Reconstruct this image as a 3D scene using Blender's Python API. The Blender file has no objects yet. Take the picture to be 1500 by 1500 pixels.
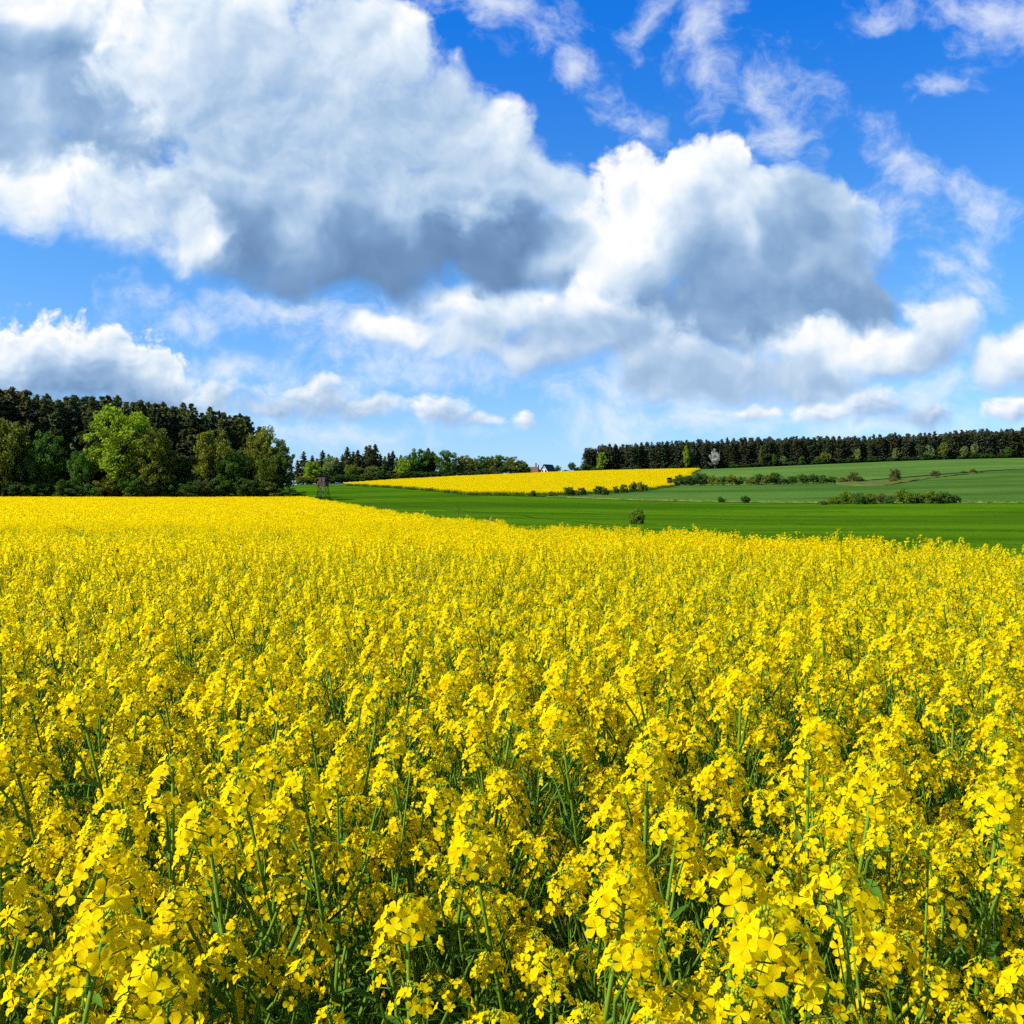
import bpy, bmesh, math, random
import numpy as np
from mathutils import Vector, Matrix, Euler

S = bpy.context.scene
COL = S.collection
R = math.radians

# ------------------------------------------------------------------ camera
F, CX, HY = 1410.0, 750.0, 745.0          # focal length, centre column and horizon row of a 1500 px frame
EYE = 1.9                                  # eye height above the soil
cam_d = bpy.data.cameras.new('camera')
cam = bpy.data.objects.new('camera', cam_d)
COL.objects.link(cam)
cam.location = (0, 0, EYE)
cam.rotation_euler = (R(90), 0, 0)
cam_d.sensor_width = 36.0
cam_d.sensor_fit = 'HORIZONTAL'
cam_d.lens = 36.0 * F / 1500.0
cam_d.shift_y = -(750.0 - HY) / 1500.0
cam_d.clip_start = 0.05
cam_d.clip_end = 20000
S.camera = cam

# ------------------------------------------------------------------ sun, sky, exposure
SUN_AZ, SUN_EL = R(-106), R(40)             # azimuth from the view direction (left is negative), elevation
sun_d = bpy.data.lights.new('sun', 'SUN')
sun_d.energy = 5.0
sun_d.angle = R(0.5)
sun_d.color = (1.0, 0.965, 0.89)
sun = bpy.data.objects.new('sun', sun_d)
COL.objects.link(sun)
to_sun = Vector((math.sin(SUN_AZ) * math.cos(SUN_EL), math.cos(SUN_AZ) * math.cos(SUN_EL), math.sin(SUN_EL)))
sun.rotation_euler = to_sun.to_track_quat('Z', 'Y').to_euler()
sun.location = (-60, 0, 80)

S.view_settings.view_transform = 'Standard'
S.view_settings.look = 'None'
S.view_settings.exposure = 0.75
S.view_settings.gamma = 1.0
S.render.engine = 'CYCLES'
S.cycles.use_adaptive_sampling = True
S.cycles.adaptive_threshold = 0.02
S.cycles.adaptive_min_samples = 16
S.cycles.use_denoising = False
S.cycles.max_bounces = 6
S.cycles.diffuse_bounces = 3
S.cycles.glossy_bounces = 1
S.cycles.transmission_bounces = 3
S.cycles.transparent_max_bounces = 4
S.cycles.sample_clamp_indirect = 6.0


class NT:
    """small helper that writes shader nodes as expressions"""
    def __init__(self, tree):
        self.t = tree
        self.n = tree.nodes
        self.l = tree.links

    def put(self, sock, v):
        if isinstance(v, bpy.types.NodeSocket):
            self.l.new(v, sock)
        elif v is not None:
            sock.default_value = v

    def m(self, op, a, b=None, c=None, clamp=False):
        n = self.n.new('ShaderNodeMath')
        n.operation = op
        n.use_clamp = clamp
        for i, v in enumerate((a, b, c)):
            self.put(n.inputs[i], v)
        return n.outputs[0]

    def add(self, a, b): return self.m('ADD', a, b)
    def sub(self, a, b): return self.m('SUBTRACT', a, b)
    def mul(self, a, b): return self.m('MULTIPLY', a, b)

    def v(self, op, a, b=None, scale=None):
        n = self.n.new('ShaderNodeVectorMath')
        n.operation = op
        self.put(n.inputs[0], a)
        if b is not None: self.put(n.inputs[1], b)
        if scale is not None: self.put(n.inputs[3], scale)
        return n.outputs['Value'] if op in ('LENGTH', 'DOT_PRODUCT', 'DISTANCE') else n.outputs[0]

    def sep(self, a):
        n = self.n.new('ShaderNodeSeparateXYZ')
        self.put(n.inputs[0], a)
        return n.outputs

    def comb(self, x, y, z=0.0):
        n = self.n.new('ShaderNodeCombineXYZ')
        for i, v in enumerate((x, y, z)): self.put(n.inputs[i], v)
        return n.outputs[0]

    def noise(self, vec, scale, detail=4, rough=0.5, lac=2.0, dist=0.0, col=False, typ=None, dims='3D'):
        n = self.n.new('ShaderNodeTexNoise')
        n.noise_dimensions = dims
        if typ: n.noise_type = typ
        n.normalize = True
        self.put(n.inputs['Vector'], vec)
        n.inputs['Scale'].default_value = scale
        n.inputs['Detail'].default_value = detail
        n.inputs['Roughness'].default_value = rough
        n.inputs['Lacunarity'].default_value = lac
        n.inputs['Distortion'].default_value = dist
        return n.outputs['Color'] if col else n.outputs[0]

    def voro(self, vec, scale, detail=2, rough=0.5, smooth=None, dims='3D'):
        n = self.n.new('ShaderNodeTexVoronoi')
        n.voronoi_dimensions = dims
        n.feature = 'SMOOTH_F1' if smooth else 'F1'
        n.normalize = True
        self.put(n.inputs['Vector'], vec)
        n.inputs['Scale'].default_value = scale
        n.inputs['Detail'].default_value = detail
        n.inputs['Roughness'].default_value = rough
        if smooth: n.inputs['Smoothness'].default_value = smooth
        return n.outputs['Distance']

    def ramp01(self, x, a, b, lo=0.0, hi=1.0, smooth=True):
        n = self.n.new('ShaderNodeMapRange')
        n.interpolation_type = 'SMOOTHSTEP' if smooth else 'LINEAR'
        n.clamp = True
        self.put(n.inputs[0], x)
        for i, v in enumerate((a, b, lo, hi)): self.put(n.inputs[i + 1], v)
        return n.outputs[0]

    def mix(self, f, a, b, blend='MIX'):
        n = self.n.new('ShaderNodeMix')
        n.data_type = 'RGBA'
        n.blend_type = blend
        n.clamp_factor = True
        self.put(n.inputs[0], f)
        for i, v in ((6, a), (7, b)):
            if isinstance(v, tuple) and len(v) == 3: v = (*v, 1.0)
            self.put(n.inputs[i], v)
        return n.outputs[2]

    def place(self, vec, loc, scale, rot=0.0):
        n = self.n.new('ShaderNodeMapping')
        n.vector_type = 'TEXTURE'
        self.put(n.inputs[0], vec)
        n.inputs[1].default_value = (*loc, 0.0)
        n.inputs[2].default_value = (0, 0, R(rot))
        n.inputs[3].default_value = (*scale, 1.0)
        return n.outputs[0]

    def blobs(self, vec, items, k):
        """1 inside an ellipse, 0 on its rim, negative outside; the ellipses melt together"""
        acc = None
        for cx, cy, rx, ry, rot in items:
            src = vec if acc is None else self.v('ADD', vec, self.v('SCALE', (1e-7, 1e-7, 0.0), scale=acc))   # one after the other
            d = self.v('LENGTH', self.place(src, (cx, cy), (rx, ry), rot))
            acc = d if acc is None else self.m('SMOOTH_MIN', acc, d, k)
        return self.sub(1.0, acc)

# ------------------------------------------------------------------ the sky with its cumulus clouds, by direction
world = bpy.data.worlds.new('World')
S.world = world
world.use_nodes = True
world.cycles.sampling_method = 'NONE'
w = NT(world.node_tree)
w.n.clear()
SKY_STRENGTH = 0.1

d_ = w.n.new('ShaderNodeTexCoord').outputs['Generated']     # the direction in the sky
dx, dy, dz = w.sep(d_)
dyc = w.m('MAXIMUM', dy, 0.12)
sky = w.n.new('ShaderNodeTexSky')
sky.sky_type = 'NISHITA'
sky.sun_disc = False
sky.sun_elevation = SUN_EL
sky.sun_rotation = SUN_AZ
sky.altitude = 200
sky.air_density = 1.0
sky.dust_density = 0.35
sky.ozone_density = 2.5
# a flat chart of the sky ahead: one unit is 4 degrees or so
q0 = w.comb(w.m('MULTIPLY_ADD', w.m('DIVIDE', dx, dyc), F / 100, CX / 100),
            w.m('MULTIPLY_ADD', w.m('DIVIDE', dz, dyc), -F / 100, HY / 100))
# wind-torn outlines
wr = w.v('SUBTRACT', w.noise(q0, 0.75, 3, 0.5, col=True, dims='2D'), (0.5, 0.5, 0.5))
q = w.v('ADD', q0, w.v('MULTIPLY', wr, (1.1, 0.8, 0.0)))

# every cloud: (ellipses, step towards the sun, depth of shade, softness, small and far away?)
CLOUDS = [
    ([(.9, 5.4, 1.4, .62, 4), (2.0, 5.6, .95, .48, 12), (2.65, 5.8, .5, .22, 14), (-.2, 5.6, .9, .5, 0)], (-.32, -.5), .66, .28, True),
    ([(3.3, 5.82, .42, .26, 0), (4.65, 5.86, .85, .32, 0), (5.4, 5.95, .5, .22, 0), (4.0, 5.97, .5, .16, 0), (6.45, 6.0, .5, .28, 0), (7.0, 6.12, .3, .15, 0), (7.55, 6.17, .2, .16, 0),
      (12.2, 6.0, .6, .22, 0), (13.0, 5.93, .6, .3, 0), (13.7, 6.05, .45, .2, 0), (10.9, 6.02, .4, .16, 0), (14.9, 6.0, .35, .2, 0)], (-.12, -.24), .42, .7, True),
    ([(9.35, 3.25, 1.0, .92, -10), (10.5, 2.75, .82, .62, 0), (9.2, 4.35, .75, .75, 0), (11.2, 3.7, 1.7, 1.1, 12), (12.1, 3.2, .6, .5, 20), (11.0, 4.55, 1.8, .62, 0), (12.45, 4.5, .7, .5, 0), (8.7, 3.7, .6, .6, 0)], (-1.05, -.8), .68, .24, False),
    ([(6.9, 4.85, .7, .4, 0), (7.9, 5.0, .9, .5, 0), (9.3, 5.0, 1.0, .55, 0), (7.4, 4.45, 1.3, .4, 0), (8.8, 4.6, .8, .5, 0), (10.5, 5.45, 1.2, .45, 0), (9.6, 5.4, .8, .35, 0), (11.9, 5.5, 1.1, .42, 0), (5.7, 4.85, .6, .26, 0),
      (14.85, 5.3, .5, .5, 0), (13.7, 4.75, .55, .42, 0), (13.3, 5.1, .9, .38, 0), (12.1, 5.1, 1.3, .35, 0)], (-.22, -.45), .50, .55, False),
    ([(.7, 1.15, 2.0, 1.2, 5), (-.3, 1.9, 1.0, .55, 0), (2.2, 1.5, 1.0, 1.0, 0), (1.7, 2.2, 1.3, .65, 0), (.4, 2.35, 1.0, .5, 0), (.4, 0, 1.6, .45, 0)], (-.35, -.85), .62, .45, False),
    ([(5.0, 3.4, 2.4, .92, 3), (7.3, 3.7, 1.35, .62, 0), (8.2, 3.75, .38, .5, 0), (3.3, 3.1, 1.1, .8, 20), (6.9, 2.9, 1.1, .6, 0), (6.4, 3.45, 1.2, .7, 0)], (-.25, -.55), .84, .35, False),
    ([(.3, 2.85, 1.2, .5, 5), (1.6, 2.95, 1.2, .7, 12), (2.7, 3.5, .8, .48, 25)], (-.35, -.5), .26, .75, False),
    ([(3.3, .8, 1.7, 1.4, 0), (5.0, .9, 1.1, 1.15, 0), (5.75, .72, .65, .68, 0), (4.1, 1.9, 1.7, 1.05, 15), (5.4, 2.0, 1.3, .9, 0), (6.45, 1.9, 1.2, .9, 15), (7.35, 2.3, .75, .55, 25), (7.95, 2.65, .6, .4, 25), (6.2, 2.75, 1.2, .5, 15)], (-.65, -.8), .42, .40, False),
]
WISPS = [
    (10.4, .55, .38, .95, -12), (11.2, 1.35, .75, .5, 25), (11.55, 1.95, .4, .5, 0), (9.6, .25, .22, .45, 20), (8.3, .85, .9, .3, 38),
    (7.3, .1, .9, .35, 10), (13.0, .2, .5, .2, -20), (14.5, .15, 1.0, .4, 15), (13.2, 2.4, .8, .3, 40), (14.3, 2.95, .7, .28, 35),
    (9.4, 1.9, .42, .2, 30), (13.9, 1.3, .5, .2, -20), (13.0, 3.2, .55, .5, 0), (13.8, 3.95, .4, .25, 20),
    (5.6, 4.8, 1.7, .5, 0), (6.0, 5.3, 1.6, .35, 0), (13.6, 5.7, 1.0, .35, 0), (9.0, 5.75, 1.0, .3, 0), (10.2, 6.15, 1.6, .3, 0), (13.0, 6.25, 1.6, .25, 0), (3.6, 5.4, 1.0, .22, 0), (2.9, 6.2, 1.0, .2, 0), (14.0, 4.2, .5, .3, 0), (1.3, .2, 1.5, .6, 0), (7.9, 4.3, 1.0, .4, 0), (11.4, 6.0, 1.6, .3, 0), (3.1, 4.7, .9, .26, 0), (2.1, 4.45, .6, .3, 0), (4.2, 4.5, .9, .3, 0), (10.6, 5.7, 1.9, .4, 0), (12.5, 5.8, 1.5, .3, 0),
    (.3, 3.25, .5, .25, 0), (4.8, 6.4, 1.6, .22, 0), (9.2, 6.1, 1.0, .25, 0), (14.2, 3.6, .4, .25, 0), (8.1, 3.2, .3, .6, 0),
]

zq = w.v('ADD', q0, w.v('MULTIPLY', wr, (0.6, 0.6, 0.0)))
zf = w.v('MULTIPLY', zq, (2.0, 2.6, 1.0))                    # finer grain for the far clouds
EMB = (-0.13, -0.20, 0.0)
def billow(vec): return w.sub(0.42, w.voro(vec, 1.2, 4, 0.55, dims='2D'))
def fluff(vec, det): return w.sub(w.noise(vec, 1.3, det, 0.6, dims='2D'), 0.5)
def grain(z):
    b0, n0 = billow(z), fluff(z, 8)
    zs = w.v('ADD', z, EMB)
    e_ = w.add(w.mul(w.sub(b0, billow(zs)), 0.75), w.mul(w.sub(n0, fluff(zs, 6)), 0.6))
    return w.add(w.mul(b0, 1.0), w.mul(n0, 0.75)), e_, n0
G_NEAR, G_FAR = grain(zq), grain(zf)
slow = w.sub(w.noise(zq, 0.7, 3, 0.5, dims='2D'), 0.5)

cr_stops = [(0.0, (0.115, 0.215, 0.40)), (0.25, (0.21, 0.36, 0.60)), (0.5, (0.41, 0.57, 0.79)), (0.75, (0.72, 0.83, 0.95)), (0.95, (1.0, 1.0, 1.0))]
def cloud_colour(lit):
    cr = w.n.new('ShaderNodeValToRGB')
    w.put(cr.inputs[0], lit)
    e = cr.color_ramp.elements
    e[0].position, e[0].color = cr_stops[0][0], (*cr_stops[0][1], 1)
    e[1].position, e[1].color = cr_stops[-1][0], (*cr_stops[-1][1], 1)
    for p, c in cr_stops[1:-1]:
        k = e.new(p); k.color = (*c, 1)
    return cr.outputs[0]

SHINE = 0.605
wn = w.noise(w.v('MULTIPLY', w.v('ADD', q0, w.v('MULTIPLY', wr, (0.7, 0.7, 0))), (1.0, 1.25, 1.0)), 1.7, 9, 0.64, dims='2D')
hw = w.add(w.blobs(q, WISPS, 0.2), w.mul(w.sub(wn, 0.5), 3.4))
a_w = w.mul(w.ramp01(hw, -0.6, 1.9), 0.76)
acc_l, acc_a = w.mul(w.add(0.86, 0.0), a_w), a_w              # light and cover so far (light is premultiplied)
for items, step, deep, soft, far in CLOUDS:
    det, emb, n0 = G_FAR if far else G_NEAR
    lk = w.v('ADD', q, w.v('SCALE', (1e-7, 1e-7, 0.0), scale=acc_a))
    f = w.blobs(lk, items, 0.25)
    h = w.add(w.add(f, 0.10), det)
    g = w.blobs(w.v('ADD', lk, w.v('ADD', (step[0], step[1], 0.0), w.v('SCALE', (0, 1e-7, 0), scale=f))), items, 0.35)
    g = w.add(g, w.add(w.mul(det, 0.5), w.mul(slow, 2.0)))
    gs = w.ramp01(g, -0.9, 0.85)
    al = w.ramp01(h, -0.05, w.m('MULTIPLY_ADD', gs, 0.25, soft))     # shaded undersides fray, lit heads are crisp
    sh = w.mul(gs, deep)
    lit = w.sub(w.add(0.90 if far else 0.94, w.mul(emb, w.sub(0.66, w.mul(sh, 0.5)))), sh)
    lit = w.m('MINIMUM', w.m('MAXIMUM', lit, 0.0), 1.0)
    inv = w.sub(1.0, al)
    acc_l = w.add(w.mul(lit, al), w.mul(acc_l, inv))
    acc_a = w.sub(1.0, w.mul(w.sub(1.0, acc_a), inv))
alpha = acc_a
CLOUD = cloud_colour(w.m('DIVIDE', acc_l, w.m('MAXIMUM', acc_a, 0.001)))
# the clear blue: the physical sky, deepened as through a polarising filter
gr = w.n.new('ShaderNodeValToRGB')
w.put(gr.inputs[0], w.mul(dz, 2.0))
e = gr.color_ramp.elements
e[0].position, e[0].color = 0.0, (0.27, 0.36, 0.53, 1)
e[1].position, e[1].color = 0.9, (0.03, 0.33, 0.74, 1)
for p, c in ((0.16, (0.28, 0.385, 0.55, 1)), (0.5, (0.18, 0.39, 0.58, 1))):
    k = e.new(p); k.color = c
skc = w.v('MULTIPLY', sky.outputs[0], w.v('SCALE', gr.outputs[0], scale=1.95))
cloud_e = w.v('SCALE', CLOUD, scale=SHINE / SKY_STRENGTH)
ahead = w.ramp01(dy, 0.12, 0.3)
alpha = w.m('ADD', w.mul(alpha, ahead), w.mul(w.sub(1.0, ahead), 0.35))
bg = w.n.new('ShaderNodeBackground')
bg.inputs[1].default_value = SKY_STRENGTH
w.put(bg.inputs[0], w.mix(alpha, skc, cloud_e))
out = w.n.new('ShaderNodeOutputWorld')
w.l.new(bg.outputs[0], out.inputs[0])

# ------------------------------------------------------------------ common helpers
rng = random.Random(11)
nrg = np.random.default_rng(5)


def tag(o, label=None, cat=None, group=None, kind=None):
    if label: o['label'] = label
    if cat: o['category'] = cat
    if group: o['group'] = group
    if kind: o['kind'] = kind
    return o


def empty(name, loc=(0, 0, 0), rz=0.0):
    o = bpy.data.objects.new(name, None)
    o.empty_display_size = 0.3
    COL.objects.link(o)
    o.location = loc
    o.rotation_euler = (0, 0, rz)
    return o


def copy_tree(o, parent=None):
    c = o.copy()
    COL.objects.link(c)
    if parent is not None: c.parent = parent
    for ch in list(o.children):
        copy_tree(ch, c)
    return c


class MB:
    """collects faces and builds one mesh"""
    def __init__(self):
        self.v, self.f, self.mi = [], [], []

    def face(self, pts, mi=0):
        b = len(self.v)
        self.v.extend([tuple(p) for p in pts])
        self.f.append(tuple(range(b, b + len(pts))))
        self.mi.append(mi)

    def mesh_part(self, verts, faces, mi=0):
        b = len(self.v)
        self.v.extend([tuple(p) for p in verts])
        for f in faces:
            self.f.append(tuple(b + i for i in f))
            self.mi.append(mi)

    def tube(self, pts, radii, n=5, mi=0, cap=True):
        b = len(self.v)
        pts = [Vector(p) for p in pts]
        for i, p in enumerate(pts):
            t = (pts[min(i + 1, len(pts) - 1)] - pts[max(i - 1, 0)]).normalized()
            a = t.orthogonal().normalized() if abs(t.z) < 0.95 else Vector((1, 0, 0))
            a = (a - t * a.dot(t)).normalized()
            c = t.cross(a)
            for k in range(n):
                g = 2 * math.pi * k / n
                self.v.append(tuple(p + (a * math.cos(g) + c * math.sin(g)) * radii[i]))
        for i in range(len(pts) - 1):
            for k in range(n):
                k2 = (k + 1) % n
                self.f.append((b + i * n + k, b + i * n + k2, b + (i + 1) * n + k2, b + (i + 1) * n + k))
                self.mi.append(mi)
        if cap:
            self.f.append(tuple(b + k for k in reversed(range(n)))); self.mi.append(mi)
            self.f.append(tuple(b + (len(pts) - 1) * n + k for k in range(n))); self.mi.append(mi)

    def box(self, lo, hi, mi=0, mat=None):
        x0, y0, z0 = lo; x1, y1, z1 = hi
        vs = [Vector(p) for p in ((x0, y0, z0), (x1, y0, z0), (x1, y1, z0), (x0, y1, z0), (x0, y0, z1), (x1, y0, z1), (x1, y1, z1), (x0, y1, z1))]
        if mat is not None: vs = [mat @ p for p in vs]
        self.mesh_part(vs, [(0, 3, 2, 1), (4, 5, 6, 7), (0, 1, 5, 4), (1, 2, 6, 5), (2, 3, 7, 6), (3, 0, 4, 7)], mi)

    def bar(self, a, b, w, d=None, mi=0):
        a, b = Vector(a), Vector(b)
        L = (b - a).length
        m = Matrix.Translation(a) @ (b - a).to_track_quat('Z', 'Y').to_matrix().to_4x4()
        d = d or w
        self.box((-w / 2, -d / 2, 0), (w / 2, d / 2, L), mi, m)

    def data(self, name, mats, smooth=False):
        me = bpy.data.meshes.new(name)
        me.from_pydata(self.v, [], self.f)
        for m in (mats if isinstance(mats, (list, tuple)) else [mats]): me.materials.append(m)
        me.polygons.foreach_set('material_index', self.mi)
        if smooth: me.polygons.foreach_set('use_smooth', [True] * len(self.f))
        me.update()
        return me

    def build(self, name, mats, parent=None, smooth=False):
        return link(name, self.data(name, mats, smooth), parent)


def link(name, me, parent=None):
    o = bpy.data.objects.new(name, me)
    COL.objects.link(o)
    if parent is not None: o.parent = parent
    return o


def quads_mesh(name, V, mat_idx, mats):
    """V: (n,4,3) array of loose quads"""
    n = len(V)
    me = bpy.data.meshes.new(name)
    me.vertices.add(n * 4)
    me.vertices.foreach_set('co', np.ascontiguousarray(V, dtype=np.float32).ravel())
    me.loops.add(n * 4)
    me.loops.foreach_set('vertex_index', np.arange(n * 4, dtype=np.int32))
    me.polygons.add(n)
    me.polygons.foreach_set('loop_start', np.arange(0, n * 4, 4, dtype=np.int32))
    for m in mats: me.materials.append(m)
    me.polygons.foreach_set('material_index', np.asarray(mat_idx, dtype=np.int32))
    me.update(calc_edges=True)
    me.validate()
    return me


def rand_quads(C, size, aspect=0.7, up=0.0, rs=None):
    """n random leaf-shaped quads at the centres C; up pulls the normals towards the sky"""
    rs = rs or nrg
    n = len(C)
    N = rs.normal(size=(n, 3))
    N[:, 2] = np.abs(N[:, 2]) * (1 if up else 1) + up
    N /= np.linalg.norm(N, axis=1, keepdims=True)
    T = rs.normal(size=(n, 3))
    T -= N * np.sum(T * N, axis=1, keepdims=True)
    T /= np.linalg.norm(T, axis=1, keepdims=True) + 1e-9
    B = np.cross(N, T)
    s = np.asarray(size)[:, None] if np.ndim(size) else size
    a = T * s * 0.5
    b = B * s * 0.5 * aspect
    k = N * s * 0.10
    return np.stack([C - a, C - b + k, C + a, C + b + k], axis=1)


# ------------------------------------------------------------------ materials
def new_mat(name):
    m = bpy.data.materials.new(name)
    m.use_nodes = True
    m.node_tree.nodes.clear()
    t = NT(m.node_tree)
    o = t.n.new('ShaderNodeOutputMaterial')
    return m, t, o


def leaf_mat(name, c1, c2, trans=0.35, rough=0.7, c3=None, spec=0.06, tcol=None, hue=None):
    """thin leaf or petal: colour varies from leaf to leaf, part of the light passes through"""
    m, t, o = new_mat(name)
    g = t.n.new('ShaderNodeNewGeometry').outputs['Random Per Island']
    c = t.mix(g, c1, c2)
    if c3:
        oi = t.n.new('ShaderNodeObjectInfo').outputs['Random']
        c = t.mix(t.mul(oi, 0.8), c, c3)
    p = t.n.new('ShaderNodeBsdfPrincipled')
    t.put(p.inputs['Base Color'], c)
    p.inputs['Roughness'].default_value = rough
    p.inputs['Specular IOR Level'].default_value = spec
    tr = t.n.new('ShaderNodeBsdfTranslucent')
    t.put(tr.inputs[0], t.mix(1.0, c, tcol or (1.1, 1.15, 0.6), 'MULTIPLY'))
    mx = t.n.new('ShaderNodeMixShader')
    mx.inputs[0].default_value = trans
    t.l.new(p.outputs[0], mx.inputs[1])
    t.l.new(tr.outputs[0], mx.inputs[2])
    t.l.new(mx.outputs[0], o.inputs[0])
    return m


def plain_mat(name, c1, c2=None, rough=0.8, scale=3.0, stretch=(1, 1, 1), bump=0.0, detail=5, spec=0.3, lo=0.35, hi=0.65):
    m, t, o = new_mat(name)
    co = t.n.new('ShaderNodeTexCoord').outputs['Object']
    v = t.v('MULTIPLY', co, stretch)
    nz = t.noise(v, scale, detail, 0.6)
    p = t.n.new('ShaderNodeBsdfPrincipled')
    t.put(p.inputs['Base Color'], t.mix(t.ramp01(nz, lo, hi), c1, c2 or tuple(x * 0.7 for x in c1)))
    p.inputs['Roughness'].default_value = rough
    p.inputs['Specular IOR Level'].default_value = spec
    if bump:
        b = t.n.new('ShaderNodeBump')
        b.inputs['Strength'].default_value = 1.0
        b.inputs['Distance'].default_value = bump
        t.put(b.inputs['Height'], nz)
        t.l.new(b.outputs[0], p.inputs['Normal'])
    t.l.new(p.outputs[0], o.inputs[0])
    return m


M = {}
M['petal'] = leaf_mat('petal', (0.95, 0.70, 0.001), (0.96, 0.80, 0.002), trans=0.62, rough=0.6, spec=0.04, tcol=(1.0, 0.97, 0.5))
M['bud'] = leaf_mat('bud', (0.22, 0.34, 0.015), (0.45, 0.47, 0.012), trans=0.2, spec=0.2)
M['stem'] = leaf_mat('stem', (0.085, 0.165, 0.010), (0.15, 0.25, 0.015), trans=0.1, rough=0.6, spec=0.08)
M['rape_leaf'] = leaf_mat('rape_leaf', (0.075, 0.18, 0.012), (0.14, 0.28, 0.022), trans=0.45, rough=0.5, spec=0.12)
M['bark'] = plain_mat('bark', (0.085, 0.06, 0.042), (0.035, 0.026, 0.02), 0.9, 6, (1, 1, 0.2), 0.02)
M['pale_bark'] = plain_mat('pale_bark', (0.16, 0.13, 0.10), (0.07, 0.055, 0.042), 0.9, 6, (1, 1, 0.2), 0.02)

# ------------------------------------------------------------------ the lie of the land
KD = np.array([3, 15, 30, 50, 80, 120, 170, 220, 300, 400, 500, 600, 800, 1200, 2500, 6000.])
KPX = np.array([-500, 0, 250, 450, 600, 750, 900, 1050, 1200, 1350, 1500, 2000.])
KZ = np.array([  # ground height relative to the eye, one row per column of KPX
    [-1.9, -1.9, -2.0, -1.9, -1.3, -.4, .6, 1.4, 3.0, 5.0, 8.0, 10.0, 11, 8, -10, -60],
    [-1.9, -1.9, -2.0, -1.9, -1.3, -.4, .6, 1.3, 3.0, 5.0, 8.0, 10.0, 11, 8, -10, -60],
    [-1.9, -1.9, -2.02, -1.95, -1.4, -.55, .4, 1.3, 3.2, 6.0, 9.5, 12.0, 12, 8, -10, -60],
    [-1.9, -1.9, -2.02, -1.95, -1.45, -.75, .1, 1.5, 4.0, 8.0, 12.5, 16.0, 15, 8, -10, -60],
    [-1.9, -1.9, -2.0, -1.9, -1.5, -.6, .8, 2.3, 5.0, 9.5, 14.6, 18.0, 17, 10, -10, -60],
    [-1.9, -1.9, -2.0, -1.9, -1.6, -.8, .6, 2.0, 6.0, 11.5, 17.5, 21.0, 19, 12, -10, -60],
    [-1.9, -1.9, -1.98, -1.9, -1.8, -1.0, .3, 2.0, 6.5, 12.5, 19.0, 24.0, 24, 14, -10, -60],
    [-1.9, -1.9, -1.95, -1.92, -1.85, -1.2, 0, 2.0, 6.5, 12.5, 19.0, 25.0, 26, 16, -10, -60],
    [-1.9, -1.9, -1.95, -1.95, -1.9, -1.3, .2, 2.2, 7.0, 14.0, 21.5, 28.5, 32, 22, -10, -60],
    [-1.9, -1.9, -1.95, -1.95, -1.9, -1.3, .4, 2.6, 8.3, 16.0, 24.0, 31.0, 35, 26, -10, -60],
    [-1.9, -1.9, -1.95, -1.95, -1.9, -1.3, .5, 3.0, 9.5, 17.5, 26.0, 32.5, 37, 30, -10, -60],
    [-1.9, -1.9, -1.95, -1.95, -1.9, -1.3, .5, 3.0, 9.5, 17.5, 26.0, 32.5, 37, 30, -10, -60],
])
GU = np.linspace(-1.25, 1.25, 141)
GS = np.linspace(math.log(1.0), math.log(6000.0), 260)


def _fine():
    ku = (KPX - CX) / F
    ks = np.log(KD)
    A = np.stack([np.interp(GS, ks, row) for row in KZ])
    A = np.stack([np.interp(GU, ku, A[:, j]) for j in range(A.shape[1])], axis=1)
    def blur(Z, sg, ax):
        r = int(3 * sg)
        k = np.exp(-0.5 * (np.arange(-r, r + 1) / sg) ** 2); k /= k.sum()
        P = np.pad(Z, [(r, r) if i == ax else (0, 0) for i in range(2)], mode='edge')
        return np.apply_along_axis(lambda a: np.convolve(a, k, 'valid'), ax, P)
    return blur(blur(A, 4.0, 0), 3.0, 1)


GRID = _fine()


def Hn(x, y):
    x = np.asarray(x, float); y = np.asarray(y, float)
    r = np.hypot(x, y) + 1e-6
    az = np.arctan2(x, y)
    ca = np.clip(az, -0.87, 0.87)
    u = np.tan(ca); d = np.maximum(r * np.cos(ca), 1.01)
    fi = (np.clip(u, GU[0], GU[-1]) - GU[0]) / (GU[1] - GU[0])
    fj = (np.clip(np.log(d), GS[0], GS[-1]) - GS[0]) / (GS[1] - GS[0])
    i = np.clip(fi.astype(int), 0, len(GU) - 2); j = np.clip(fj.astype(int), 0, len(GS) - 2)
    a = fi - i; b = fj - j
    z = (GRID[i, j] * (1 - a) + GRID[i + 1, j] * a) * (1 - b) + (GRID[i, j + 1] * (1 - a) + GRID[i + 1, j + 1] * a) * b
    back = np.clip((np.abs(az) - 1.3) / 1.2, 0, 1)
    return EYE + z * (1 - back) + (-1.9) * back


def H(x, y): return float(Hn(x, y))


def P(px, d):
    """the spot on the ground in the column px of the frame, d metres ahead"""
    x = (px - CX) / F * d
    return Vector((x, d, H(x, d)))


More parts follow.
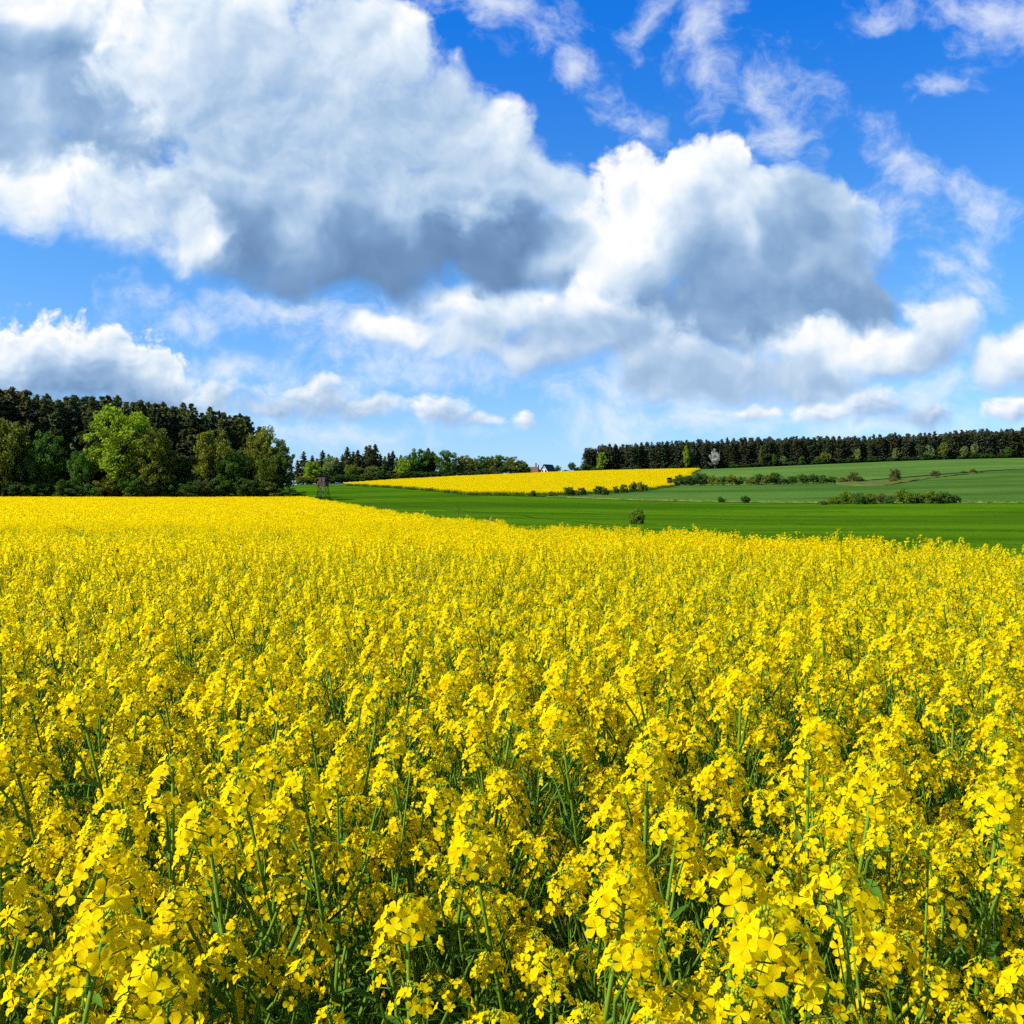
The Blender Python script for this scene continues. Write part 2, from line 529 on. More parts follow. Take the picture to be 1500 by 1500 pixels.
# the ground: one sheet out to the horizon
def build_ground():
    rad = np.concatenate([[0.0], np.geomspace(0.6, 6000, 170)])
    az = np.concatenate([np.linspace(-0.75, 0.75, 151), np.linspace(0.80, 2 * math.pi - 0.80, 60)])
    n = len(az)
    X = rad[:, None] * np.sin(az)[None]; Y = rad[:, None] * np.cos(az)[None]
    Z = Hn(X, Y)
    v = np.stack([X, Y, Z], axis=-1).reshape(-1, 3)
    f = []
    for i in range(len(rad) - 1):
        for k in range(n):
            k2 = (k + 1) % n
            f.append((i * n + k, i * n + k2, (i + 1) * n + k2, (i + 1) * n + k) if i else (k, n + k2, n + k))
    me = bpy.data.meshes.new('ground')
    me.from_pydata(v.tolist(), [], f)
    me.polygons.foreach_set('use_smooth', [True] * len(f))
    m, t, o = new_mat('soil_and_grass')
    co = t.n.new('ShaderNodeTexCoord').outputs['Object']
    a = t.noise(co, 0.35, 8, 0.65)
    b = t.noise(co, 18.0, 4, 0.6)
    c = t.mix(t.ramp01(b, 0.35, 0.65), (0.035, 0.075, 0.014), (0.055, 0.11, 0.018))
    c = t.mix(t.ramp01(a, 0.5, 0.72), c, (0.075, 0.075, 0.028))
    p = t.n.new('ShaderNodeBsdfPrincipled')
    t.put(p.inputs['Base Color'], c)
    p.inputs['Roughness'].default_value = 0.95
    p.inputs['Specular IOR Level'].default_value = 0.1
    bp = t.n.new('ShaderNodeBump')
    bp.inputs['Distance'].default_value = 0.05
    t.put(bp.inputs['Height'], b)
    t.l.new(bp.outputs[0], p.inputs['Normal'])
    t.l.new(p.outputs[0], o.inputs[0])
    me.materials.append(m)
    me.update()
    return tag(link('ground', me), kind='structure')


build_ground()


def crop_mat(name, ca, cb, cc, rows, bump):
    """young corn in drilled rows: soft colour bands along the slope for crop density and cloud shadow, tramlines, a nap of leaf tips"""
    m, t, o = new_mat(name)
    co = t.n.new('ShaderNodeTexCoord').outputs['Object']
    big = t.noise(t.v('MULTIPLY', co, (0.22, 1.0, 0.0)), 0.035, 5, 0.6, dist=0.8)
    mid = t.noise(t.v('MULTIPLY', co, (0.16, 1.0, 0.0)), 0.16, 6, 0.68, dist=0.6)
    fin = t.noise(co, 5.0, 5, 0.7)
    c = t.mix(t.ramp01(big, 0.42, 0.58), ca, cb)  # uneven growth and cloud shade both mixed into the crop colour as bands
    c = t.mix(t.mul(t.ramp01(mid, 0.42, 0.66), 0.55), c, cc)
    c = t.mix(t.ramp01(fin, 0.3, 0.7, 0.0, 0.8), c, t.mix(1.0, c, (0.45, 0.5, 0.4), 'MULTIPLY'))
    x, y, z = t.sep(co)
    ang = rows
    s = t.m('ADD', t.mul(x, math.sin(ang)), t.mul(y, math.cos(ang)))
    s = t.add(s, t.mul(t.noise(co, 0.02, 2, 0.5), 14.0))
    tram = t.m('ABSOLUTE', t.sub(t.m('FRACT', t.m('DIVIDE', s, 18.0)), 0.5))
    c = t.mix(t.ramp01(tram, 0.0, 0.03, 0.8, 0.0), c, t.mix(1.0, cc, (0.6, 0.6, 0.6), 'MULTIPLY'))
    p = t.n.new('ShaderNodeBsdfPrincipled')
    t.put(p.inputs['Base Color'], c)
    p.inputs['Roughness'].default_value = 0.75
    p.inputs['Specular IOR Level'].default_value = 0.0
    p.inputs['Sheen Weight'].default_value = 0.0
    bp = t.n.new('ShaderNodeBump')
    bp.inputs['Distance'].default_value = bump
    t.put(bp.inputs['Height'], fin)
    t.l.new(bp.outputs[0], p.inputs['Normal'])
    t.l.new(p.outputs[0], o.inputs[0])
    return m


def patch(name, pxs, dn, df, nd, lift, mat, rough=0.0):
    """a field between its near edge dn(px) and its far edge df(px), standing 'lift' above the soil, with skirts"""
    xs = np.asarray(pxs, float)
    A = np.array([dn(p) for p in xs]); B = np.array([df(p) for p in xs])
    T = np.linspace(0, 1, nd)
    D = A[:, None] * (B / A)[:, None] ** T[None]
    X = (xs[:, None] - CX) / F * D
    Z = Hn(X, D) + lift + (nrg.normal(size=D.shape) * rough if rough else 0)
    n0, n1 = D.shape
    v = np.stack([X, D, Z], -1).reshape(-1, 3).tolist()
    f = [(i * n1 + j, (i + 1) * n1 + j, (i + 1) * n1 + j + 1, i * n1 + j + 1) for i in range(n0 - 1) for j in range(n1 - 1)]
    ring = [i * n1 for i in range(n0)] + [(n0 - 1) * n1 + j for j in range(1, n1)] + [i * n1 + n1 - 1 for i in range(n0 - 2, -1, -1)] + [j for j in range(n1 - 2, 0, -1)]
    b = len(v)
    for k in ring: v.append((v[k][0], v[k][1], v[k][2] - lift - 0.15))
    for q in range(len(ring)):
        r2 = (q + 1) % len(ring)
        f.append((ring[q], b + q, b + r2, ring[r2]))
    me = bpy.data.meshes.new(name)
    me.from_pydata(v, [], f)
    me.polygons.foreach_set('use_smooth', [True] * len(f))
    me.materials.append(mat)
    me.update()
    return link(name, me)


def curve(*pts):
    a = np.array(pts, float)
    return lambda p: float(np.interp(p, a[:, 0], a[:, 1]))


def edge_x(d): return 7.5 - 0.2647 * (d - 13)                 # right-hand margin of the near rapeseed field
def edge_d(px):                                              # depth of that margin in a column
    u = (px - CX) / F
    return (7.5 + 0.2647 * 13) / (u + 0.2647)


WHEAT_FAR = curve((400, 455), (450, 452), (515, 412), (600, 320), (680, 240), (780, 226), (900, 204), (1000, 194), (1200, 180), (1350, 174), (1500, 171), (2000, 168))
wheat_near = lambda p: min(edge_d(p) + 2.0, 203) if p > 405 else 207
w1 = crop_mat('wheat_leaf', (0.046, 0.116, 0.004), (0.085, 0.178, 0.005), (0.026, 0.076, 0.003), 1.2, 0.05)
tag(patch('wheat_field', np.linspace(400, 1900, 150), wheat_near, WHEAT_FAR, 60, 0.32, w1, 0.015), kind='structure')
w2 = crop_mat('barley_leaf', (0.056, 0.120, 0.019), (0.088, 0.168, 0.027), (0.032, 0.080, 0.012), 0.35, 0.05)
RAPE_LOW = curve((505, 428), (515, 418), (600, 325), (680, 244), (780, 231), (850, 235), (900, 247), (950, 266), (990, 300), (1006, 380), (1022, 515))
RAPE_UP = curve((505, 432), (560, 470), (620, 488), (700, 503), (780, 515), (900, 525), (1022, 520))
HEDGE_D = curve((800, 240), (900, 254), (960, 286), (1000, 303), (1100, 300), (1250, 302), (1330, 315), (1400, 335), (1500, 360), (2000, 400))
tag(patch('lower_barley_field', np.linspace(800, 1900, 110), lambda p: WHEAT_FAR(p) + 1.0, HEDGE_D, 36, 0.25, w2, 0.012), kind='structure')
w3 = crop_mat('upper_barley_leaf', (0.080, 0.155, 0.027), (0.115, 0.200, 0.038), (0.048, 0.108, 0.017), -0.25, 0.05)
UP_NEAR = curve((985, 316), (1000, 312), (1100, 309), (1250, 311), (1330, 330), (1400, 348), (1500, 372), (2000, 410))
tag(patch('upper_barley_field', np.linspace(1001, 1900, 90), lambda p: max(UP_NEAR(p), float(np.interp(p, (1001, 1022, 1023), (330, 525, 300)))), lambda p: 606, 40, 0.25, w3, 0.012), kind='structure')

mg = plain_mat('margin_grass', (0.085, 0.145, 0.022), (0.12, 0.12, 0.035), 0.95, 0.6, (0.5, 1, 1), 0.05, spec=0)
tag(patch('grass_margin', np.linspace(830, 1900, 420), lambda p: WHEAT_FAR(p) - 0.4 + .5 * math.sin(p * .21) * math.sin(p * .047), lambda p: WHEAT_FAR(p) + 1.3 + .6 * math.sin(p * .13), 4, .45, mg, .12), kind='structure')

# ------------------------------------------------------------------ rapeseed plants
BLOOM = 1.12                                # a strong, coarse-flowered stand


def petal_verts(c, ax, out, L, Wd, cup):
    """a spoon-shaped petal from the flower centre c along 'out'; ax is the flower axis"""
    side = ax.cross(out).normalized()
    wob = ax * L * 0.07 * math.sin(cup * 37.0)
    p0 = c
    p1 = c + out * L * 0.50 + ax * L * (0.25 * cup) + side * Wd * 0.40 + wob
    p2 = c + out * L * 0.50 + ax * L * (0.25 * cup) - side * Wd * 0.40
    p3 = c + out * L * 0.90 + ax * L * (0.14 * cup - 0.03) + side * Wd * 0.42 - wob
    p4 = c + out * L * 0.90 + ax * L * (0.14 * cup - 0.03) - side * Wd * 0.42 + wob
    pm = c + out * L * 0.62 + ax * L * (0.08 * cup)
    pt = c + out * L * 1.10 + ax * L * (0.0 * cup - .04)
    return [p0, p1, pm, p2, p3, pt, p4]


def flower(mb, c, ax, r, size, lod):
    ax = ax.normalized()
    a = ax.orthogonal().normalized()
    b = ax.cross(a)
    ph = r.uniform(0, 6.28)
    cup = r.uniform(0.6, 1.9)
    for k in range(4):
        g = ph + k * math.pi / 2 + r.uniform(-.16, .16)
        out = a * math.cos(g) + b * math.sin(g)
        out = (out + ax * r.uniform(0.0, .55)).normalized()
        L = size * 0.5 * r.uniform(.85, 1.15)
        if lod == 0:
            mb.mesh_part(petal_verts(c, ax, out, L, L * 0.95, cup), [(0, 2, 1), (0, 3, 2), (1, 2, 5, 4), (2, 3, 6, 5)], 0)
        else:
            s = ax.cross(out).normalized() * L * 0.42
            mb.face([c, c + out * L * .6 + s, c + out * L * 1.05, c + out * L * .6 - s], 0)


def raceme(mb, tip, axis, r, scale, lod, n):
    """flowers round a stem tip: buds on top, open flowers below; materials: 0 petal, 1 bud, 2 stem"""
    scale *= BLOOM
    axis = axis.normalized()
    a = axis.orthogonal().normalized()
    b = axis.cross(a)
    g = r.uniform(0, 6.28)
    Lr = scale * r.uniform(.036, .066)
    for i in range(n):
        t = (i + 0.6) / n
        g += 2.4 + r.uniform(-.4, .4)
        out = a * math.cos(g) + b * math.sin(g)
        base = tip - axis * (0.004 + Lr * t ** 1.1)
        lift = 0.95 - 0.75 * t
        d = (out + axis * lift).normalized()
        ped = scale * (0.013 + 0.024 * t ** .6) * r.uniform(.8, 1.2)
        c = base + d * ped
        if lod == 0: mb.tube([base, c], [.0012, .0011], 3, 2, False)
        ax = (d + Vector((r.uniform(-.35, .35), r.uniform(-.35, .35), r.uniform(-.1, .35)))).normalized()
        flower(mb, c, ax, r, scale * (0.0220 + 0.005 * r.random()) * (0.8 if t < .15 else 1), lod)
    nb = 16 if lod == 0 else 5
    for i in range(nb):
        t = i / nb
        g += 2.4
        out = a * math.cos(g) + b * math.sin(g)
        rad = 0.0105 * scale * math.sqrt(t)
        c = tip + axis * (0.016 * scale * (1 - t * .75)) + out * rad
        ax = (axis + out * t * .9).normalized()
        L, wd = (0.0075, 0.0022) if lod == 0 else (0.011, 0.005)
        L *= scale; wd *= scale
        q = ax.orthogonal().normalized(); w_ = ax.cross(q)
        vs = [c - ax * L * .5, c + q * wd, c + w_ * wd, c - q * wd, c - w_ * wd, c + ax * L * .5]
        mb.mesh_part(vs, [(0, 2, 1), (0, 3, 2), (0, 4, 3), (0, 1, 4), (5, 1, 2), (5, 2, 3), (5, 3, 4), (5, 4, 1)], 1)


def leaf(mb, base, out, L, wd, droop, r):
    up = Vector((0, 0, 1))
    side = out.cross(up).normalized()
    prev = None
    pts = []
    for i in range(5):
        t = i / 4
        c = base + out * L * t + up * L * (0.35 * t - droop * t * t)
        w_ = wd * (0.25, .8, 1.0, .7, .04)[i]
        pts.append((c + side * w_ * .5 + up * w_ * .14, c, c - side * w_ * .5 + up * w_ * .14))
    vs = [p for row in pts for p in row]
    fs = []
    for i in range(4):
        k = i * 3
        fs += [(k, k + 1, k + 4, k + 3), (k + 1, k + 2, k + 5, k + 4)]
    mb.mesh_part(vs, fs, 0)


def plant_shape(r, lod):
    """stem MB, leaf MB, list of raceme MBs"""
    Ht = r.uniform(1.14, 1.40) + (.08 if r.random() < .2 else 0)
    lean = Vector((r.gauss(-.06, .07), r.gauss(0, .06), 0))
    st, lf, heads = MB(), MB(), []
    def pos(t): return Vector((0, 0, Ht * t)) + lean * Ht * t * t + Vector((math.sin(t * 5 + Ht * 9), math.cos(t * 4), 0)) * .008
    ns = 6 if lod == 0 else 4
    ts = [i / (ns - 1) for i in range(ns)]
    st.tube([pos(t) for t in ts], [.0088 * (1 - .66 * t) for t in ts], 5 if lod == 0 else 3, 0)
    ends = [(pos(1.0), (pos(1.0) - pos(.85)).normalized(), 1.12)]
    nb = r.randint(7, 10)
    g = r.uniform(0, 6.28)
    for k in range(nb):
        t = .40 + .50 * (k + r.random() * .6) / nb
        g += 2.4 + r.uniform(-.5, .5)
        p0 = pos(t)
        out = Vector((math.cos(g), math.sin(g), 0))
        top = Ht * (1 - r.uniform(.02, .10) - (1 - t) * r.uniform(.04, .42))
        L = max(.1, top - p0.z)
        reach = L * r.uniform(.38, .85)
        p1 = p0 + out * reach * .55 + Vector((0, 0, L * .42))
        p2 = p0 + out * reach + Vector((0, 0, L)) + lean * .2
        st.tube([p0, p0.lerp(p1, .5) + out * .012, p1, p2], [.0048, .0042, .0034, .0024], 4 if lod == 0 else 3, 0, False)
        ends.append((p2, ((p2 - p1).normalized() + Vector((0, 0, .5))), r.uniform(.6, .98)))
        if lod == 0 or r.random() < .6:
            leaf(lf, p0, (out + Vector((0, 0, .1))).normalized(), r.uniform(.05, .11), r.uniform(.012, .024), r.uniform(.2, .7), r)
    for tip, ax, sc in ends:
        h = MB()
        raceme(h, tip, ax, r, sc, lod, int((19 if lod == 0 else 17) * sc * r.uniform(.8, 1.1)))
        if lod == 0:
            for q in range(r.randint(2, 5)):       # young pods under the open flowers
                gg = r.uniform(0, 6.28)
                o_ = Vector((math.cos(gg), math.sin(gg), 0))
                b0 = tip - ax.normalized() * (.14 + .024 * q) * sc
                st.tube([b0, b0 + o_ * .018 + Vector((0, 0, .012)), b0 + o_ * .032 + Vector((0, 0, .052))], [.001, .0014, .0009], 3, 0, False)
        heads.append(h)
    for k in range(9 if lod == 0 else 5):
        t = r.uniform(.15, .72)
        g += 2.0
        out = Vector((math.cos(g), math.sin(g), .1)).normalized()
        L = r.uniform(.12, .24) * (1.15 - t)
        leaf(lf, pos(t), out, L, L * r.uniform(.22, .36), r.uniform(.3, 1.0), r)
    return st, lf, heads


HM = [M['petal'], M['bud'], M['stem']]
GROUP_RAPE = 'rapeseed plants in the front rows'
RAPE_LABEL = 'blooming rapeseed plant with yellow flower heads on green stems, close to the viewer'
# every spot of the crop, jittered rows
def crop_spots(d0, d1, step, margin):
    out = []
    y = d0
    while y < d1:
        hw = 0.55 * y + margin
        x = -hw
        while x < hw:
            X = x + rng.uniform(-.5, .5) * step; Y = y + rng.uniform(-.5, .5) * step
            if X < edge_x(Y) + (.45 if step < .5 else 0): out.append((X, Y))
            x += step
        y += step
    return out


protos = []
for s in range(12):
    st, lf, heads = plant_shape(random.Random(100 + s), 0)
    sm = st.data('stem', M['stem'], True)
    lm = lf.data('foliage', M['rape_leaf'], True)
    protos.append((sm, lm, [h.data('flower_head', HM, True) for h in heads]))
near = sorted(crop_spots(0.5, 6.0, 0.208, 0.3), key=lambda p: math.hypot(*p))
near = [p for p in near if math.hypot(*p) > 0.74]
NEAR_N = 298
D_NEAR = math.hypot(*near[NEAR_N])
for i, (x, y) in enumerate(near[:NEAR_N]):
    sm, lm, hs = protos[rng.randrange(len(protos))]
    root = empty('rapeseed_plant', (x, y, H(x, y) - .01), rng.uniform(-.7, .7) + (math.pi if rng.random() < .12 else 0))
    sc = rng.uniform(.93, 1.06)
    root.scale = (sc, sc, sc)
    tag(root, RAPE_LABEL, 'plant', GROUP_RAPE)
    link('stem', sm, root)
    link('foliage', lm, root)
    for h in hs: link('flower_head', h, root)


# the rest of the field: nobody could count it
def joined(parts):
    """one mesh data out of several MBs with material offsets"""
    big = MB()
    for mb, off in parts:
        b = len(big.v)
        big.v += mb.v
        big.f += [tuple(b + i for i in f) for f in mb.f]
        big.mi += [m + off for m in mb.mi]
    return big


LODM = [M['petal'], M['bud'], M['stem'], M['rape_leaf']]
pcol = bpy.data.collections.new('crop_kinds')          # kinds the field is sown from; stays outside the scene
def proto_obj(me):
    o = bpy.data.objects.new('kind_%03d' % len(pcol.objects), me)
    pcol.objects.link(o)
    return len(pcol.objects) - 1


IDX_PLANT, IDX_TUFT, IDX_SPARSE, IDX_ACRE = [], [], [], []
for s in range(8):
    st, lf, heads = plant_shape(random.Random(300 + s), 1)
    IDX_PLANT.append(proto_obj(joined([(h, 0) for h in heads] + [(st, 2), (lf, 3)]).data('crop_plant', LODM)))


def crop_patch(seed, size, dens, bits, bsz, bloom, zs=1.0):
    """a square of crop: upright spires of petals, stems, leaves"""
    rs = np.random.default_rng(seed)
    n = int(size * size * dens)
    px = rs.uniform(-size / 2, size / 2, (n, 2))
    ht = rs.normal(1.30, .075, n) * zs
    C, SZ, MI = [], [], []
    nr = 6
    for k in range(nr):
        off = rs.normal(0, .09 if k else .01, (n, 2))
        top = ht - (0 if k == 0 else 1) * rs.uniform(.03, .38, n) * zs
        keep = rs.random(n) < (bloom if k else min(1, bloom * 1.3))
        m = keep.sum()
        for b in range(bits):
            rr = .03 + bsz * .2
            c = np.stack([px[keep, 0] + off[keep, 0] + rs.normal(0, rr * .6, m), px[keep, 1] + off[keep, 1] + rs.normal(0, rr * .6, m),
                          top[keep] - rs.uniform(0, .12, m)], 1)
            C.append(c); SZ.append(np.full(m, bsz) * rs.uniform(.75, 1.3, m)); MI.append(np.zeros(m, int))
    Q = rand_quads(np.concatenate(C), np.concatenate(SZ), .85, .25, rs)
    mi = np.concatenate(MI)
    # stems
    w_ = max(.006, bsz * .14)
    lean = rs.normal(0, .05, (n, 2)) + (-.03, 0)
    base = np.stack([px[:, 0] - lean[:, 0], px[:, 1] - lean[:, 1], np.full(n, .15)], 1)
    tip = np.stack([px[:, 0] + lean[:, 0] * 0, px[:, 1], ht - .05], 1)
    a = rs.uniform(0, 3.14, n)
    sd = np.stack([np.cos(a), np.sin(a), np.zeros(n)], 1) * w_ * .5
    SQ = np.stack([base - sd, base + sd, tip + sd * .5, tip - sd * .5], 1)
    # leaves and side stems lower down
    m = n * 5
    c = np.stack([rs.uniform(-size / 2, size / 2, m), rs.uniform(-size / 2, size / 2, m), rs.uniform(.25, 1.12, m) * zs], 1)
    LQ = rand_quads(c, rs.uniform(.07, .16, m) * (1 + bsz * 6), .35, .2, rs)
    V = np.concatenate([Q, SQ, LQ])
    mi = np.concatenate([mi, np.full(n, 2), np.full(m, 3)])
    return quads_mesh('crop_square', V, mi, LODM)


for s in range(5): IDX_TUFT.append(proto_obj(crop_patch(500 + s, 1.06, 26, 13, .030, 1.0)))
for s in range(4): IDX_SPARSE.append(proto_obj(crop_patch(520 + s, 1.06, 30, 9, .028, .22, .95)))
for s in range(4): IDX_ACRE.append(proto_obj(crop_patch(540 + s, 3.15, 30, 4, .062, 1.0)))

PTS, PIDX, PROT, PSCL = [], [], [], []
def put(x, y, idx, rz, sc, dz=0.0):
    PTS.append((x, y, H(x, y) + dz)); PIDX.append(idx); PROT.append((0, 0, rz)); PSCL.append(sc)


D_MID, D_FARTUFT = 14.0, 46.0
for x, y in near[NEAR_N:]:
    put(x, y, rng.choice(IDX_PLANT), rng.uniform(-.8, .8), rng.uniform(.93, 1.06))
for x, y in crop_spots(6.0 + .104, D_MID, 0.205, 0.6):
    put(x, y, rng.choice(IDX_PLANT), rng.uniform(-.8, .8), rng.uniform(.92, 1.07))
yy = -2.4                                        # the stand goes on to both sides of the viewer
while yy < D_MID:
    for sg in (-1, 1):
        x0 = max(.55 * yy, 0) + (.3 if yy < 6 else .6) + .2
        for k in range(13):
            X = sg * (x0 + k * .215) + rng.uniform(-.1, .1); Y = yy + rng.uniform(-.1, .1)
            if math.hypot(X, Y) > 1.0 and X < edge_x(Y): put(X, Y, rng.choice(IDX_PLANT), rng.uniform(-.8, .8), rng.uniform(.92, 1.07))
    yy += .215
for x, y in crop_spots(D_MID + .4, D_FARTUFT, 1.0, 4.0):
    band = max(0.0, min(1.0, 1.45 - abs(y - 30) / 11)) * (1.0 if x < .08 * y else .25)
    sp = rng.random() < band * (0.62 + 0.3 * math.sin(x * .35 + y * .2))
    put(x, y, rng.choice(IDX_SPARSE if sp else IDX_TUFT), rng.choice((0, 1.5708, 3.1416, 4.7124)), rng.uniform(.96, 1.06) * (.95 if sp else 1))
y = D_FARTUFT + .9
while y < 201:
    x = -0.66 * y
    while x < min(.2 * y, edge_x(y) - 1.2):
        X = x + rng.uniform(-.3, .3)
        put(X, y + rng.uniform(-.3, .3), rng.choice(IDX_ACRE), rng.choice((0, 1.5708, 3.1416, 4.7124)), rng.uniform(.96, 1.05))
        x += 2.9
    y += 2.9


def sow(name, pts, idx, rot, scl, base=None):
    """an object that carries the crop squares on its points"""
    me = bpy.data.meshes.new(name)
    me.from_pydata(pts, [], [])
    for nm, typ, dat in (('kind_index', 'INT', idx), ('turn', 'FLOAT_VECTOR', rot), ('size', 'FLOAT', scl)):
        at = me.attributes.new(nm, typ, 'POINT')
        if typ == 'FLOAT_VECTOR': at.data.foreach_set('vector', np.array(dat, np.float32).ravel())
        else: at.data.foreach_set('value', np.array(dat, np.int32 if typ == 'INT' else np.float32))
    o = link(name, me)
    g = bpy.data.node_groups.new(name, 'GeometryNodeTree')
    g.interface.new_socket('Geometry', in_out='INPUT', socket_type='NodeSocketGeometry')
    g.interface.new_socket('Geometry', in_out='OUTPUT', socket_type='NodeSocketGeometry')
    gi = g.nodes.new('NodeGroupInput'); go = g.nodes.new('NodeGroupOutput')
    ci = g.nodes.new('GeometryNodeCollectionInfo')
    ci.inputs['Collection'].default_value = pcol
    ci.inputs['Separate Children'].default_value = True
    ci.inputs['Reset Children'].default_value = True
    ip = g.nodes.new('GeometryNodeInstanceOnPoints')
    ip.inputs['Pick Instance'].default_value = True
    g.links.new(gi.outputs[0], ip.inputs['Points'])
    g.links.new(ci.outputs[0], ip.inputs['Instance'])
    for nm, typ, sock in (('kind_index', 'INT', 'Instance Index'), ('turn', 'FLOAT_VECTOR', 'Rotation'), ('size', 'FLOAT', 'Scale')):
        a = g.nodes.new('GeometryNodeInputNamedAttribute')
        a.data_type = typ
        a.inputs['Name'].default_value = nm
        g.links.new(a.outputs['Attribute'], ip.inputs[sock])
    g.links.new(ip.outputs[0], go.inputs[0])
    md = o.modifiers.new('sown', 'NODES')
    md.node_group = g
    return o


tag(sow('rapeseed_crop', PTS, PIDX, PROT, PSCL), 'broad field of yellow rapeseed in bloom, reaching back to the dark woods', 'crop', kind='stuff')

# the second rapeseed field on the far slope
FP, FI, FR, FS = [], [], [], []
yy = 226.0
while yy < 528:
    lo_x = (500 - CX) / F * yy; x = lo_x
    while x < (1030 - CX) / F * yy:
        px = CX + F * x / yy
        if 505 < px < 1021 and RAPE_LOW(px) < yy < RAPE_UP(px):
            FP.append((x + rng.uniform(-.4, .4), yy + rng.uniform(-.4, .4), 0)); FI.append(rng.choice(IDX_ACRE))
            FR.append((0, 0, rng.choice((0, 1.5708, 3.1416, 4.7124)))); FS.append(rng.uniform(.95, 1.05))
        x += 3.3 if (int(yy / 3.3) % 6) else 3.9
    yy += 3.3
FP = [(x, y, H(x, y)) for x, y, _ in FP]
tag(sow('far_rapeseed_crop', FP, FI, FR, FS), 'distant yellow rapeseed field on the gentle slope below the forest', 'crop', kind='stuff')

# ------------------------------------------------------------------ trees
LEAFS = {
    'bright': leaf_mat('bright_leaf', (0.19, 0.29, 0.016), (0.31, 0.40, 0.03), trans=0.4),
    'mid': leaf_mat('mid_leaf', (0.058, 0.130, 0.019), (0.111, 0.202, 0.029), trans=0.35),
    'olive': leaf_mat('olive_leaf', (0.120, 0.150, 0.017), (0.240, 0.246, 0.031), trans=0.35),
    'bushy': leaf_mat('bushy_leaf', (0.105, 0.165, 0.013), (0.175, 0.24, 0.020), trans=0.35),
    'moss': leaf_mat('moss_leaf', (0.069, 0.106, 0.015), (0.125, 0.169, 0.022), trans=0.35),
    'rust': leaf_mat('rust_leaf', (0.10, 0.105, 0.028), (0.15, 0.15, 0.036), trans=0.3),
    'dark': leaf_mat('dark_leaf', (0.043, 0.084, 0.016), (0.081, 0.135, 0.027), trans=0.3),
    'pale': leaf_mat('pale_leaf', (0.165, 0.220, 0.066), (0.264, 0.308, 0.094), trans=0.35),
    'blossom': leaf_mat('blossom', (0.440, 0.424, 0.368), (0.600, 0.584, 0.544), trans=0.25),
    'needle': leaf_mat('needle', (0.056, 0.087, 0.028), (0.119, 0.147, 0.048), trans=0.3, c3=(0.085, 0.080, 0.030)),
    'pine': leaf_mat('pine_needle', (0.085, 0.111, 0.047), (0.163, 0.176, 0.078), trans=0.3, c3=(0.11, 0.095, 0.045)),
    'far_needle': leaf_mat('far_needle', (0.050, 0.076, 0.034), (0.112, 0.129, 0.059), trans=0.3, c3=(0.075, 0.068, 0.034)),
}


def broadleaf(seed, h, rx, base, leaf, n_clump, per, twiggy=0.0, flat=1.0, cone=0.0, skirt=0.0):
    """trunk with limbs, and the crown as clumps of leaf-sized faces in an uneven outline"""
    r = random.Random(seed)
    rs = np.random.default_rng(seed)
    cz = base + (h - base) * .52
    rz = (h - base) * .5
    cl = []
    tries = 0
    lob = [(r.uniform(0, 6.28), r.uniform(-.6, .9), r.uniform(.15, .32)) for _ in range(7)]
    while len(cl) < n_clump and tries < 4000:
        tries += 1
        g = r.uniform(0, 6.283); e = math.asin(r.uniform(-.9, 1.0))
        rad = r.random() ** .45
        bump = 1 - .22
        for lg, le, la in lob:
            dd = math.cos(g - lg) * math.cos(e) * math.cos(le) + math.sin(e) * math.sin(le)
            bump += la * max(0, dd) ** 4
        wid = 1.0
        if cone: wid = 1 - cone * max(0, (math.sin(e) * rad + 1) / 2) ** 1.2
        ce = math.cos(e) if e > 0 or not skirt else max(math.cos(e), skirt)
        x = math.cos(g) * ce * rad * rx * bump * wid
        y = math.sin(g) * ce * rad * rx * bump * wid
        z = cz + math.sin(e) * rad * rz * min(bump, 1.06)
        if z > base * .6: cl.append((x, y, min(z, h * 1.02), r.uniform(.55, 1.15)))
    tr = MB()
    top = h * .8
    bend = Vector((r.uniform(-.03, .03), r.uniform(-.03, .03), 0)) * h
    def tp(t): return Vector((0, 0, top * t)) + bend * t * t
    r0 = h * .018 + .06
    tr.tube([tp(t) - Vector((0, 0, .3 if t == 0 else 0)) for t in (0, .25, .5, .75, 1)], [r0 * 1.25, r0, r0 * .75, r0 * .45, r0 * .12], 7, 0)
    for i, (x, y, z, s) in enumerate(cl):
        if i % 2 and not twiggy: continue
        p = Vector((x, y, z)); t = max(.18, min(.95, (z / top) * .62))
        a = tp(t); m = a.lerp(p, .5) + Vector((0, 0, .06 * h * r.random()))
        tr.tube([a, m, p], [r0 * .32 * (1 - t * .5), r0 * .2, r0 * .05], 4, 0, False)
    C, SZ = [], []
    cr = rx * (2.4 / math.sqrt(n_clump))
    for x, y, z, s in cl:
        n = int(per * s)
        v = rs.normal(size=(n, 3)); v /= np.linalg.norm(v, axis=1, keepdims=True)
        v *= (rs.random(n) ** .4)[:, None] * cr * s
        v[:, 2] *= .72 * flat
        C.append(v + (x, y, z)); SZ.append(leaf * rs.uniform(.6, 1.35, n))
    C = np.concatenate(C); SZ = np.concatenate(SZ)
    k = C[:, 2] > (.03 if skirt else .25)
    Q = rand_quads(C[k], SZ[k], .75, .15, rs)
    return tr, Q


